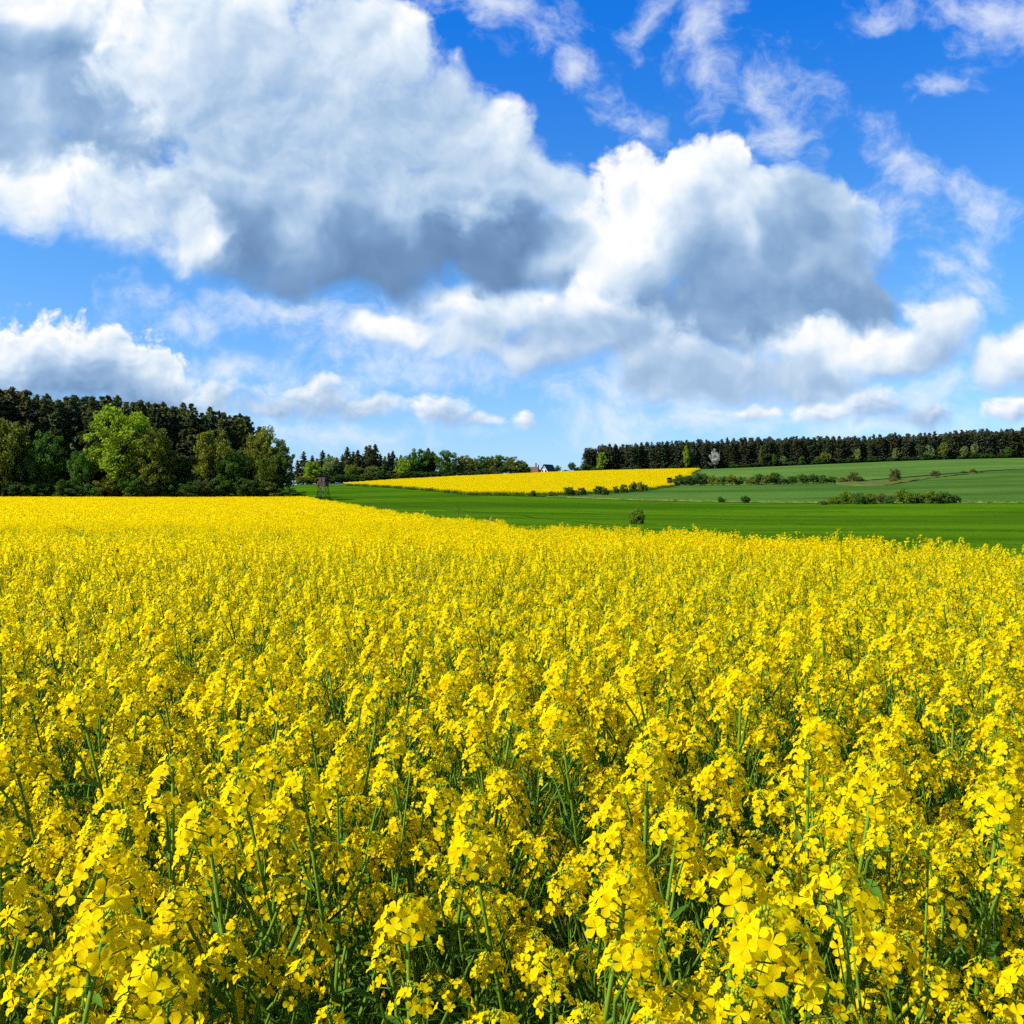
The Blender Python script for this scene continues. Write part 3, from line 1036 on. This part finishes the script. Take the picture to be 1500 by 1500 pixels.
def conifer(seed, h, rb, base, spray, whorl, per, droop=.35, blunt=0.0):
    r = random.Random(seed); rs = np.random.default_rng(seed)
    tr = MB()
    r0 = h * .012 + .05
    tr.tube([(0, 0, -.3), (0, 0, h * .35), (0, 0, h * .7), (0, 0, h * .99)], [r0 * 1.2, r0 * .8, r0 * .45, .02], 6, 0)
    C, SZ = [], []
    z = base
    while z < h * .99:
        t = (z - base) / (h - base)
        R_ = rb * ((1 - t) ** (.75 - .35 * blunt)) * r.uniform(.75, 1.15) + .12
        nb = r.randint(5, 8) if t < .85 else 4
        for k in range(nb):
            g = r.uniform(0, 6.28); L = R_ * r.uniform(.6, 1.12)
            d = Vector((math.cos(g), math.sin(g), 0))
            up = r.uniform(.0, .25) + .5 * t * (1 - blunt * .5)
            n = max(4, int(per * (L / rb)))
            s = rs.random(n) ** .7
            p = np.array(d)[None] * (s * L)[:, None]
            p[:, 2] = z + s * L * up - s * s * L * droop
            w_ = np.array((-d.y, d.x, 0))
            p += w_[None] * (rs.normal(0, .16, n) * L * (1.1 - s))[:, None]
            p[:, 2] += rs.normal(0, .12, n) - rs.random(n) * .3 * s
            C.append(p); SZ.append(spray * rs.uniform(.6, 1.3, n))
            if k % 2 == 0: tr.tube([(0, 0, z), tuple(d * L * .8 + Vector((0, 0, z + L * .8 * up - .64 * L * droop)))], [r0 * .22, .015], 3, 0, False)
        z += whorl * (1 - .35 * t) * r.uniform(.8, 1.2)
    C = np.concatenate(C); SZ = np.concatenate(SZ)
    tip = np.stack([rs.normal(0, .06, 14), rs.normal(0, .06, 14), h - rs.random(14) * .7], 1)
    C = np.concatenate([C, tip]); SZ = np.concatenate([SZ, np.full(14, spray * .5)])
    return tr, rand_quads(C, SZ, .5, .2, rs)


def kind(spec, leafmat, bark='bark'):
    tr, Q = spec
    return (tr.data('trunk', M[bark]), quads_mesh('crown', Q, np.zeros(len(Q), int), [leafmat]))


def plant_tree(name, k, loc, rz, sc, label, cat='tree', group=None, sxy=None, parts=('trunk', 'crown')):
    root = empty(name, loc, rz)
    root.scale = (sxy or sc, sxy or sc, sc)
    tag(root, label, cat, group)
    link(parts[0], k[0], root)
    link(parts[1], k[1], root)
    return root


# kinds of tree; heights of about 10 m for broadleaves, 20 m for conifers, scaled where they stand
B_SPEC = [broadleaf(20 + s, 10, 4.2, .7, .33, 135, 85) for s in range(5)]
BK = {m: [kind(sp, LEAFS[m]) for sp in B_SPEC] for m in ('bright', 'mid', 'olive', 'rust', 'dark', 'pale', 'moss')}
CK_SPEC = [conifer(60 + s, 20, 3.7, 1.2, .8, .60, 40, .35, .3) for s in range(4)]
CK = {m: [kind(sp, LEAFS[m]) for sp in CK_SPEC] for m in ('needle', 'pine')}
PK = [kind(conifer(80 + s, 18, 3.7, .35, .95, .70, 24, .2, .7), LEAFS['far_needle']) for s in range(5)]

# the dark wood on the left, about 205 m off: conifers first
TOPS = curve((-140, 570), (0, 573), (40, 577), (75, 588), (110, 585), (150, 588), (200, 590), (250, 596), (300, 604), (350, 610), (372, 625), (388, 640), (400, 652))
n_sp = 0
for row, d in enumerate((222, 228, 235, 242)):
    px = -130 + (row * 13) % 24
    while px < 398:
        q = px + rng.uniform(-5, 5)
        p = P(q, d + rng.uniform(-2, 2))
        topz = EYE + (HY - TOPS(q) - rng.uniform(-9, 4)) / F * p.y
        h = topz - p.z
        pine = rng.random() < (.55 if q < 170 else .15)
        k = CK['pine' if pine else 'needle'][rng.randrange(4)]
        if pine:
            plant_tree('pine_tree', k, p, rng.uniform(0, 6.28), h / 20, 'tall grey-green pine standing in the dark wood behind the left field', 'tree', 'pines of the dark wood', h / 20 * 1.35)
        else:
            plant_tree('spruce_tree', k, p, rng.uniform(0, 6.28), h / 20, 'tall dark spruce standing in the dark wood behind the left field', 'tree', 'spruces of the dark wood', h / 20 * 1.2)
        px += 24
# its edge: broadleaved trees, every one different
EDGE = [  # px, top, half width px, depth, colour, label
    (-42, 600, 50, 212, 'olive', 'big olive tree at the outer left end of the dark wood'),
    (5, 607, 40, 207, 'olive', 'yellow-green rounded tree at the left edge of the wood'),
    (66, 630, 33, 209, 'mid', 'dark green bushy tree between the yellow-green tree and the bright maple'),
    (120, 655, 22, 206, 'mid', 'small green tree tucked under the left side of the bright maple'),
    (178, 597, 56, 208, 'bright', 'big bright green maple standing out from the dark wood'),
    (228, 624, 36, 205, 'olive', 'brownish olive tree leaning on the right side of the bright maple'),
    (275, 668, 22, 208, 'dark', 'low dark tree in the gap between the olive tree and the golden tree'),
    (314, 628, 33, 207, 'olive', 'golden olive tree with sunlit top in front of the dark spruces'),
    (348, 655, 22, 206, 'mid', 'slender mid green tree right of the golden tree'),
    (386, 626, 30, 208, 'olive', 'tall olive tree at the right corner of the dark wood'),
    (412, 643, 24, 206, 'moss', 'last green tree at the right tip of the dark wood'),
    (400, 662, 24, 204, 'moss', 'lower dense green tree in front of the right corner of the dark wood'),
]
for i, (px, top, hw, d, col, lab) in enumerate(EDGE):
    p = P(px, d)
    h = EYE + (HY - top) / F * d - p.z
    plant_tree('broadleaf_tree', BK[col][i % 5], p, i * 1.7, h / 10, lab, 'tree', None, hw / F * d / 4.3)
SHR = [(-20, 40, 'mid'), (28, 34, 'dark'), (58, 30, 'mid'), (95, 36, 'dark'), (135, 30, 'mid'), (160, 42, 'olive'), (200, 45, 'mid'), (225, 40, 'rust'), (252, 38, 'mid'), (285, 36, 'dark'), (300, 40, 'rust'), (330, 42, 'mid'), (362, 36, 'dark'), (380, 30, 'mid'), (402, 28, 'olive'), (424, 22, 'mid')]
for i, (px, hp, col) in enumerate(SHR):
    d = 203 + (i % 3); p = P(px, d)
    plant_tree('understory_bush', BK[col][(i + 2) % 5], p, i * 2.1, hp / F * d / 10, 'leafy bush filling the foot of the dark wood along the rapeseed', 'bush', 'bushes at the foot of the dark wood', 22 / F * d / 4.3, ('stems', 'foliage'))

# the belt of trees in the middle distance
MB_TOP = curve((430, 668), (470, 662), (520, 658), (545, 655), (575, 660), (600, 664), (630, 660), (660, 664), (690, 668), (720, 668), (745, 668), (765, 676), (775, 684))
MID = [(455, 676, 13, 'bright', 'light green'), (484, 668, 12, 'pale', ''), (500, 674, 12, 'pale', ''), (517, 680, 10, 'olive', ''), (547, 684, 11, 'olive', ''), (562, 682, 10, 'mid', ''), (592, 672, 13, 'bright', ''),
       (613, 658, 18, 'mid', ''), (633, 662, 12, 'dark', ''), (655, 661, 16, 'mid', ''), (676, 668, 12, 'olive', ''), (690, 670, 13, 'olive', ''), (705, 669, 12, 'mid', ''), (719, 668, 12, 'olive', ''), (733, 668, 13, 'mid', ''), (748, 670, 12, 'olive', ''), (763, 675, 11, 'mid', ''), (770, 684, 8, 'dark', '')]
for i, (px, top, hw, col, lab) in enumerate(MID):
    d = 506 + (i % 3) * 4 + (6 if px > 680 else 0); p = P(px, d)
    h = EYE + (HY - top + 1.5) / F * d - p.z
    plant_tree('belt_tree', BK[col][i % 5], p, i * 1.3, h / 10, {'bright': 'light green broadleaf tree in the distant belt behind the far yellow field', 'pale': 'pale green birch-like tree in the distant belt, among dark spruces',
               'olive': 'brownish olive broadleaf tree in the distant belt behind the far yellow field', 'mid': 'mid green broadleaf tree in the distant belt behind the far yellow field', 'dark': 'dark green broadleaf tree in the distant belt behind the far yellow field'}[col], 'tree',
               col + ' trees of the distant belt', hw * 1.2 / F * d / 4.3)
px = 436
i = 0
while px < 640:
    d = 514 + (i % 3) * 6; p = P(px, d)
    h = EYE + (HY - MB_TOP(px) + rng.uniform(-12, 6)) / F * d - p.z
    plant_tree('spruce_tree', CK['needle'][i % 4], p, rng.uniform(0, 6), h / 20, 'dark pointed spruce in the distant tree belt', 'tree', 'spruces of the distant belt', h / 20 * 1.35)
    px += rng.uniform(5, 9); i += 1
px = 440
while px < 768:
    d = 503; p = P(px, d)
    plant_tree('belt_bush', BK[rng.choice(('dark', 'mid', 'dark', 'olive'))][rng.randrange(5)], p, rng.uniform(0, 6), rng.uniform(3.2, 6.0) / 10, 'low bush along the foot of the distant tree belt', 'bush', 'bushes under the distant belt', rng.uniform(2.6, 4) / 4.3, ('stems', 'foliage'))
    px += rng.uniform(7, 11)

# the long forest edge on the right
FT = curve((850, 656), (865, 653), (900, 651), (1000, 647), (1100, 642), (1200, 641), (1260, 640), (1300, 637), (1400, 632), (1500, 628), (1600, 626))
for row in range(3):
    px = 858.0 + row * 2.5
    while px < 1585:
        d = 612 + row * 7 + rng.uniform(-2, 2); p = P(px, d)
        h = EYE + (HY - FT(px) + rng.uniform(-4.5, 3.0)) / F * d - p.z
        plant_tree('forest_pine', PK[rng.randrange(5)], p, rng.uniform(0, 6), h / 18, 'dark green conifer in the long forest edge on the far hill', 'tree', 'conifers of the long forest edge', h / 18 * rng.uniform(1.05, 1.3))
        px += rng.uniform(6.2, 8.8) if row < 2 else rng.uniform(8, 11)
FE = [  # px, top, half width, colour, cone, label
    (880, 662, 8, 'bright', 0, 'light green rounded tree near the left end of the long forest edge'),
    (1006, 652, 8, 'bright', 1, 'light green cone-shaped tree in front of the dark forest, beside the white blossoming tree'),
    (1047, 659, 9, 'blossom', 0, 'white blossoming tree in front of the dark forest'),
    (1115, 652, 6, 'rust', 1, 'slim brownish tree against the dark forest right of the blossoming tree'),
    (1134, 665, 4, 'mid', 0, 'small green tree at the foot of the forest, right of the slim brownish tree'),
    (1149, 668, 5, 'pale', 0, 'low pale green tree at the foot of the forest'),
    (1174, 667, 4, 'mid', 0, 'small dim green tree at the foot of the forest'),
    (1198, 668, 5, 'rust', 0, 'low brown tree just left of the golden tree at the forest edge'),
    (1209, 661, 7, 'olive', 0, 'golden tree at the forest edge above the upper field'),
    (1257, 657, 5, 'pale', 0, 'narrow pale tree at the forest edge right of the golden tree'),
    (1311, 656, 5, 'pale', 0, 'small lone pale green tree against the forest'),
    (1361, 651, 8, 'pale', 0, 'broad pale tree, left one of a pair at the forest edge'),
    (1383, 647, 8, 'olive', 0, 'taller olive tree, right one of a pair at the forest edge'),
    (1412, 652, 5, 'pale', 0, 'small pale tree touching a wider pale tree at the forest edge'),
    (1427, 650, 6, 'pale', 0, 'wider pale tree at the right part of the forest edge'),
    (1478, 654, 7, 'mid', 0, 'dim green tree at the forest edge near the right end'),
]
cone_spec = broadleaf(45, 10, 4.2, .6, .34, 95, 75, 0, 1, .85)
bl = kind(broadleaf(46, 10, 4.4, 1.2, .36, 70, 50), LEAFS['blossom'])
for i, (px, top, hw, col, cn, lab) in enumerate(FE):
    d = 606 + (i % 3); p = P(px, d)
    h = EYE + (HY - top) / F * d - p.z
    k = kind(cone_spec, LEAFS[col]) if cn else bl if col == 'blossom' else BK[col][i % 5]
    plant_tree('forest_edge_tree', k, p, i * 1.9, h / 10, lab, 'tree', None, hw / F * d / 4.2)
px = 850
while px < 1590:
    d = rng.choice((607, 616, 624)); p = P(px, d)
    plant_tree('forest_bush', BK[rng.choice(('dark', 'dark', 'mid'))][rng.randrange(5)], p, rng.uniform(0, 6), rng.uniform(2.5, 4.5) / 10, 'low dark bush at the foot of the long forest edge', 'bush', 'bushes under the long forest edge', rng.uniform(2.6, 3.8) / 4.3, ('stems', 'foliage'))
    px += rng.uniform(5, 9)

# ------------------------------------------------------------------ bushes in the fields
BB_SPEC = [broadleaf(70 + s, 3, 1.6, .05, .16, 70, 80, 0, 1.1, 0, .95) for s in range(4)]
SB = {m: [kind(sp, LEAFS[m]) for sp in BB_SPEC] for m in ('mid', 'dark', 'olive', 'rust', 'bushy')}
def bush(px, d, hpx, wpx, col, lab, group=None, name='bush'):
    p = P(px, d)
    p.z -= .10 * hpx / F * d                 # stems hidden in the grass
    i = int(px) % 4
    return plant_tree(name, SB[col][i], p, px * .37, hpx * 1.2 / F * d / 3, lab, 'bush', group, wpx * (1.4 if name == 'hedge_shrub' else 1.15) / F * d / 3.5, ('stems', 'foliage'))


ROW1 = [(781, 10, 9, 'dark', 'small dark bush standing apart at the left end of the row below the far field'), (807, 8, 13, 'olive', 'low olive bush, second in the row below the far yellow field'),
        (834, 13, 19, 'dark', 'wide dark bush in the row below the far yellow field'), (853, 13, 13, 'dark', 'dark upright bush right of the wide dark bush, below the far yellow field'),
        (877, 14, 17, 'dark', 'broad dark bush behind a smaller one, middle of the row below the far yellow field'), (886, 11, 12, 'dark', 'small dark bush in front of the broad dark one'),
        (902, 11, 10, 'mid', 'green bush left of a taller twin on the margin of the far yellow field'), (913, 14, 12, 'mid', 'taller green twin bush on the margin of the far yellow field'),
        (928, 15, 12, 'dark', 'tall dark bush opening the last clump of the row'), (938, 14, 11, 'olive', 'olive bush in the middle of the last clump of the row'), (945, 11, 8, 'mid', 'smallest bush closing the last clump of the row')]
for px, hp, wp, col, lab in ROW1:
    bush(px, RAPE_LOW(px) - (2.5 if px != 886 else 9), hp, wp, col, lab)
bush(935, 84, 28, 22, 'bushy', 'round olive bush standing alone in the green wheat by the rapeseed edge', name='round_bush')
bush(1056, 186, 10, 11, 'dark', 'small dark bush, left one of two on the line between the green fields')
bush(1092, 183, 12, 14, 'dark', 'bigger dark bush, right one of two on the line between the green fields')
HEDGE = [(985, 11, 14, 'mid'), (995, 16, 16, 'mid'), (1010, 14, 16, 'dark'), (1026, 17, 22, 'dark'), (1043, 15, 14, 'olive'), (1060, 13, 14, 'mid'), (1072, 15, 16, 'olive'), (1084, 12, 13, 'mid'), (1100, 11, 12, 'olive'), (1112, 15, 17, 'dark'),
         (1123, 15, 10, 'olive'), (1134, 16, 17, 'dark'), (1148, 9, 12, 'dark'), (1161, 12, 14, 'dark'), (1176, 14, 16, 'mid'), (1192, 13, 16, 'dark'), (1205, 13, 11, 'mid'), (1218, 9, 14, 'mid'), (1235, 9, 14, 'olive'), (1250, 14, 13, 'rust'), (1258, 8, 12, 'dark')]
for i, (px, hp, wp, col) in enumerate(HEDGE):
    bush(px, 304 + (i % 2) * 2, hp, wp, col, {'mid': 'green shrub in the hedge line crossing the hillside', 'dark': 'dark green shrub in the hedge line crossing the hillside', 'olive': 'olive shrub in the hedge line crossing the hillside', 'rust': 'brown rounded shrub near the right end of the hedge line'}[col], col + ' shrubs of the hillside hedge' if col != 'rust' else None, 'hedge_shrub')
THICK = [(1207, 8, 14, 'rust'), (1222, 13, 20, 'bushy'), (1240, 19, 24, 'bushy'), (1258, 18, 22, 'mid'), (1275, 18, 22, 'bushy'), (1292, 16, 18, 'rust'), (1304, 14, 16, 'mid'), (1324, 22, 28, 'bushy'), (1345, 18, 20, 'mid'), (1364, 20, 26, 'bushy'), (1382, 18, 24, 'mid'), (1398, 13, 18, 'dark')]
for i, (px, hp, wp, col) in enumerate(THICK):
    bush(px, 171 + (i % 3) * 1.4, hp, wp, col, {'bushy': 'olive green shrub in the thicket between the green fields on the right', 'mid': 'green shrub in the thicket between the green fields on the right', 'rust': 'brownish shrub in the thicket between the green fields on the right',
         'dark': 'dark shrub closing the right end of the thicket between the green fields'}[col], {'bushy': 'olive'}.get(col, col) + ' shrubs of the thicket' if col != 'dark' else None, 'thicket_shrub')
bush(1311, 308, 17, 17, 'rust', 'brown sparse thorn bush on the grassy verge above the thicket', name='thorn_bush')
bush(1309, 296, 8, 12, 'olive', 'low olive bush at the foot of the brown thorn bush')
bush(1369, 322, 10, 13, 'rust', 'small brown bush alone on the hillside verge')
bush(1412, 338, 5, 10, 'mid', 'tiny green bush beside a dark one on the upper hillside')
bush(1425, 341, 7, 11, 'rust', 'dark brownish bush at the right end of the hillside verge')
vm = plain_mat('verge_grass', (0.075, 0.115, 0.02), (0.085, 0.085, 0.025), 0.95, .5, (0.4, 1, 1), 0.05, spec=0)
tag(patch('grass_verge', np.linspace(1225, 1440, 40), curve((1225, 292), (1260, 275), (1300, 272), (1345, 300), (1400, 326), (1440, 341)), curve((1225, 300), (1330, 314), (1375, 326), (1440, 344)), 8, .42, vm, .12), kind='structure')

# ------------------------------------------------------------------ brush heap and sapling by the rapeseed edge
def brush_heap():
    r = random.Random(4); m = MB()
    for k in range(230):
        g = r.uniform(0, 6.28); q = r.random() ** .6
        c = Vector((math.cos(g) * q * .75, math.sin(g) * q * .5, .42 * (1 - q * q) * r.random()))
        d = Vector((r.gauss(0, 1), r.gauss(0, 1), r.gauss(0, .45))).normalized() * r.uniform(.15, .4)
        m.tube([c - d, c + Vector((0, 0, .03)), c + d], [.012, .011, .006], 3, 0, False)
    return m
p = P(716, 62)
bh = tag(brush_heap().build('brush_heap', plain_mat('dry_twigs', (.16, .10, .06), (.07, .045, .03), .95, 4)), 'brown heap of dry brushwood lying at the edge of the rapeseed', 'brush heap')
bh.location = p + Vector((0, 0, .45)); bh.scale = (.85, .9, 1.5)
p = P(672, 74)
sp = empty('bare_sapling', p)
tag(sp, 'thin nearly bare sapling standing in the wheat beyond the rapeseed edge', 'tree')
m = MB(); r = random.Random(9)
m.tube([(0, 0, 0), (.02, 0, .7), (-.03, 0, 1.4), (-.12, 0, 2.0)], [.028, .024, .018, .006], 5)
m.build('trunk', M['bark'], sp)
m = MB()
for k in range(9):
    z = .7 + k * .13; g = r.uniform(0, 6.28); L = .35 * (1.2 - k * .07)
    m.tube([(-.02 * k * .3, 0, z), (math.cos(g) * L * .5, math.sin(g) * L * .5, z + L * .25), (math.cos(g) * L, math.sin(g) * L, z + L * .35)], [.009, .007, .003], 3, 0, False)
m.build('twigs', M['bark'], sp)

# ------------------------------------------------------------------ the raised hides
WOOD = plain_mat('weathered_wood', (0.085, 0.060, 0.045), (0.040, 0.030, 0.025), .9, 5, (1, 1, .25), .01)
REDW = plain_mat('red_brown_boards', (0.115, 0.050, 0.036), (0.070, 0.034, 0.028), .85, 4, (1, 1, .3), .01)
FELT = plain_mat('roofing_felt', (0.030, 0.025, 0.024), (0.018, 0.016, 0.016), .95, 5)
PALE = plain_mat('pale_boards', (0.26, 0.23, 0.19), (0.19, 0.165, 0.14), .85, 5)
DARK = plain_mat('dark_inside', (0.012, 0.011, 0.010), None, .9)
GLASS = plain_mat('window_pane', (0.09, 0.10, 0.11), (0.05, 0.06, 0.07), .12, 1, spec=.6)


def raised_hide(name, loc, rz, w, hf, hb, label, ladder=True):
    """w width, hf floor height, hb height of the box"""
    root = tag(empty(name, loc, rz), label, 'raised hide')
    sp = w * .86
    tops = [(-w * .42, -w * .42), (w * .42, -w * .42), (w * .42, w * .42), (-w * .42, w * .42)]
    for x, y in tops:
        m = MB(); s = 1.55
        m.tube([(x * s, y * s, -.2), (x, y, hf)], [.075, .06], 7)
        m.build('leg', WOOD, root)
    for a in range(4):
        (x0, y0), (x1, y1) = tops[a], tops[(a + 1) % 4]
        def at(x, y, t): s = 1.55 - .55 * t; return Vector((x * s * 1.03, y * s * 1.03, hf * t))
        m = MB()
        m.bar(at(x0, y0, .08), at(x1, y1, .82), .07, .05)
        m.bar(at(x1, y1, .3), at(x0, y0, .97), .06, .05)
        m.build('brace', WOOD, root)
        m = MB(); m.bar(at(x0, y0, .09) * 1.0, at(x1, y1, .09), .08, .06); m.build('crossbeam', WOOD, root)
    m = MB(); m.box((-w * .56, -w * .56, hf), (w * .56, w * .56, hf + .1)); m.build('platform', WOOD, root)
    # cabin: boards round, with open sight slots
    z0, z1, z2, z3 = hf + .1, hf + .1 + hb * .48, hf + .1 + hb * .78, hf + .1 + hb
    h = w * .5; t = .05
    m = MB()
    for sgn in (-1, 1):
        n = 8
        for k in range(n):
            x0 = -h + 2 * h * k / n + .006; x1 = -h + 2 * h * (k + 1) / n - .006
            m.box((x0, sgn * h - t / 2, z0), (x1, sgn * h + t / 2, z1 + (.012 * (k % 2))))
            m.box((x0, sgn * h - t / 2, z2), (x1, sgn * h + t / 2, z3))
            a0, a1 = max(x0, -h + t), min(x1, h - t)
            m.box((sgn * h - t / 2, a0, z0), (sgn * h + t / 2, a1, z1 + (.012 * (k % 2))))
            m.box((sgn * h - t / 2, a0, z2), (sgn * h + t / 2, a1, z3))
        for s2 in (-1, 1):
            m.box((sgn * (h - .1) - .05, s2 * (h - .1) - .05, z0), (sgn * (h - .1) + .05, s2 * (h - .1) + .05, z3))
    cab = m.build('cabin', REDW, root)
    m = MB(); m.box((-h * .55, -h - .075, z1 + .05), (-h * .1, -h - .03, z2 - .03)); m.box((h * .2, -h - .075, z1 + .02), (h * .85, -h - .03, z2 + .02)); m.build('window', GLASS, cab)
    m = MB(); m.box((-h * 1.02, -h - .09, z1 - .11), (h * .1, -h - .03, z1 - .02)); m.box((-h * 1.02, -h - .09, z0 + .03), (-h * .9, -h - .03, z1 - .12)); m.build('batten', PALE, cab)
    m = MB()
    o = h + .18
    vs = [Vector(p) for p in ((-o, -o, z3 + .22), (o, -o, z3 + .22), (o, o, z3), (-o, o, z3))]
    m.mesh_part(vs + [v + Vector((0, 0, .07)) for v in vs], [(3, 2, 1, 0), (4, 5, 6, 7), (0, 1, 5, 4), (1, 2, 6, 5), (2, 3, 7, 6), (3, 0, 4, 7)])
    m.build('roof', FELT, root)
    m = MB()
    for a in ((-o + .1, -h, z3), (o - .1, -h, z3)): m.box((a[0] - .03, -h - .02, z3 - .0), (a[0] + .03, -h + .04, z3 + .21))
    m.build('roof_post', WOOD, root)
    if ladder:
        m = MB()
        a0, a1 = Vector((-.24, -h * 1.75, -.1)), Vector((-.24, -h * 1.08, hf + .1))
        b0, b1 = Vector((.24, -h * 1.75, -.1)), Vector((.24, -h * 1.08, hf + .1))
        m.bar(a0, a1, .06); m.bar(b0, b1, .06)
        for k in range(1, 13):
            t_ = k / 13
            m.bar(a0.lerp(a1, t_), b0.lerp(b1, t_), .04)
        m.build('ladder', PALE, root)
    return root


p = P(473.5, 206)
raised_hide('raised_hide', p + Vector((0, 0, .0)), R(-14), 1.75, 3.35, 1.85, 'brown wooden raised hide on splayed legs at the tip of the dark wood')
p = P(980.5, 292)
raised_hide('raised_hide', p, R(10), 1.15, 1.5, 1.2, 'small reddish raised hide at the right corner of the far yellow field', False)

# ------------------------------------------------------------------ the two houses behind the far field
PLASTER = plain_mat('white_plaster', (0.52, 0.52, 0.52), (0.44, 0.44, 0.44), .9, .8)
TAN = plain_mat('tan_plaster', (0.30, 0.23, 0.15), (0.24, 0.18, 0.12), .9, .8)
TILE = plain_mat('red_tiles', (0.17, 0.068, 0.04), (0.11, 0.048, 0.03), .85, 3, (1, 1, 3), .02)
SLATE = plain_mat('dark_tiles', (0.045, 0.042, 0.045), (0.026, 0.025, 0.028), .8, 3, (1, 1, 3), .02)
BRICK = plain_mat('chimney_brick', (0.13, 0.07, 0.05), (0.08, 0.045, 0.035), .9, 4)


def house(name, loc, rz, L, W, eave, ridge, wall, roofm, label, hip=0.0, chimneys=(), wins=()):
    """ridge along x; gables at x = -L/2 and L/2"""
    root = tag(empty(name, loc, rz), label, 'house')
    m = MB()
    l, w_ = L / 2, W / 2
    hp = hip * l
    gz = eave + (ridge - eave) * (1 if not hip else .0)
    vs = [(-l, -w_, -1), (l, -w_, -1), (l, w_, -1), (-l, w_, -1), (-l, -w_, eave), (l, -w_, eave), (l, w_, eave), (-l, w_, eave), (-l, 0, gz), (l, 0, gz)]
    fs = [(0, 1, 5, 4), (2, 3, 7, 6)] + ([(3, 0, 4, 8, 7), (1, 2, 6, 9, 5)] if not hip else [(3, 0, 4, 7), (1, 2, 6, 5), (4, 5, 6, 7)])
    m.mesh_part(vs[:10] if not hip else vs[:8], fs)
    m.build('wall', wall, root)
    m = MB()
    o = .45; th = .22
    ex = l + o
    for sg in (-1, 1):
        sl = (ridge - eave) / w_
        a = [Vector((-ex, sg * (w_ + o), eave - sl * o + .05)), Vector((ex, sg * (w_ + o), eave - sl * o + .05)), Vector((ex - hp, 0, ridge + .05)), Vector((-ex + hp, 0, ridge + .05))]
        b = [v + Vector((0, 0, th)) for v in a]
        f = [(0, 1, 2, 3), (7, 6, 5, 4), (0, 4, 5, 1), (1, 5, 6, 2), (3, 7, 4, 0)]
        m.mesh_part(a + b, f if sg < 0 else [tuple(reversed(q)) for q in f])
    if hip:
        for sg in (-1, 1):
            a = [Vector((sg * ex, -(w_ + o), eave - (ridge - eave) / w_ * o + .05 + th)), Vector((sg * ex, w_ + o, eave - (ridge - eave) / w_ * o + .05 + th)), Vector((sg * (ex - hp), 0, ridge + .05 + th))]
            m.face(a if sg > 0 else a[::-1])
    rf = m.build('roof', roofm, root)
    for cx, cy, cw, ch in chimneys:
        m = MB(); m.box((cx - cw / 2, cy - cw / 2, eave), (cx + cw / 2, cy + cw / 2, ch)); m.box((cx - cw / 2 - .08, cy - cw / 2 - .08, ch), (cx + cw / 2 + .08, cy + cw / 2 + .08, ch + .15))
        m.build('chimney', BRICK, rf)
    for side, u, z, ww, wh in wins:
        fr = MB(); gl = MB()
        def bx(mb, u0, u1, z0, z1, d0, d1):
            if side == 'front': mb.box((u0, -w_ - d1, z0), (u1, -w_ - d0, z1))
            else: mb.box((-l - d1, u0, z0), (-l - d0, u1, z1))
        bx(fr, u - ww / 2, u + ww / 2, z, z + wh, 0, .06)
        f = fr.build('window', PLASTER if wall is TAN else WOOD, root)
        bx(gl, u - ww / 2 + .1, u + ww / 2 - .1, z + .1, z + wh - .1, .062, .08)
        gl.build('pane', DARK, f)
    return root


d = 536
p = P(803, d)
rz_ = EYE + (HY - 681) / F * d - p.z                     # ridge height above the ground there
house('house', p, R(50), 7.4, 6.8, rz_ - 4.6, rz_, PLASTER, SLATE, 'white gabled house with steep dark roof behind the far yellow field', 0, (), (('gable', -1.2, rz_ - 4.0, .9, 1.1), ('gable', 1.1, rz_ - 4.0, .9, 1.1), ('gable', 0, rz_ - 2.2, .7, .8)))
p = P(780, d - 5)
rz_ = EYE + (HY - 684.5) / F * (d - 5) - p.z
house('house', p, R(-16), 7.6, 6.6, rz_ - 2.7, rz_, TAN, TILE, 'low house with red tiled roof and chimneys beside the white house', .3, ((1.9, .4, .6, rz_ + 2.2), (3.2, .9, .5, rz_ + 1.3)), (('front', -2.4, rz_ - 4.4, 1.1, 1.1), ('front', 1.6, rz_ - 4.4, 1.1, 1.1)))
for px, top, hw, col, lab in ((817, 681, 5, 'mid', 'small green tree beside the white house'), (838, 676, 6, 'dark', 'round dark tree standing alone between the houses and the forest'), (829, 688, 6, 'mid', 'low bush left of the round dark tree'), (846, 684, 7, 'mid', 'bushy green tree right of the round dark tree'), (858, 678, 7, 'dark', 'dark tree at the left tip of the long forest'), (868, 684, 6, 'mid', 'green bush before the left tip of the long forest'), (797, 692, 4, 'dark', 'dark shrub in front of the houses')):
    p = P(px, 528); h = EYE + (HY - top) / F * 528 - p.z
    plant_tree('garden_tree', BK[col][int(px) % 5], p, px, h / 10, lab, 'tree', None, hw / F * 528 / 4.2)
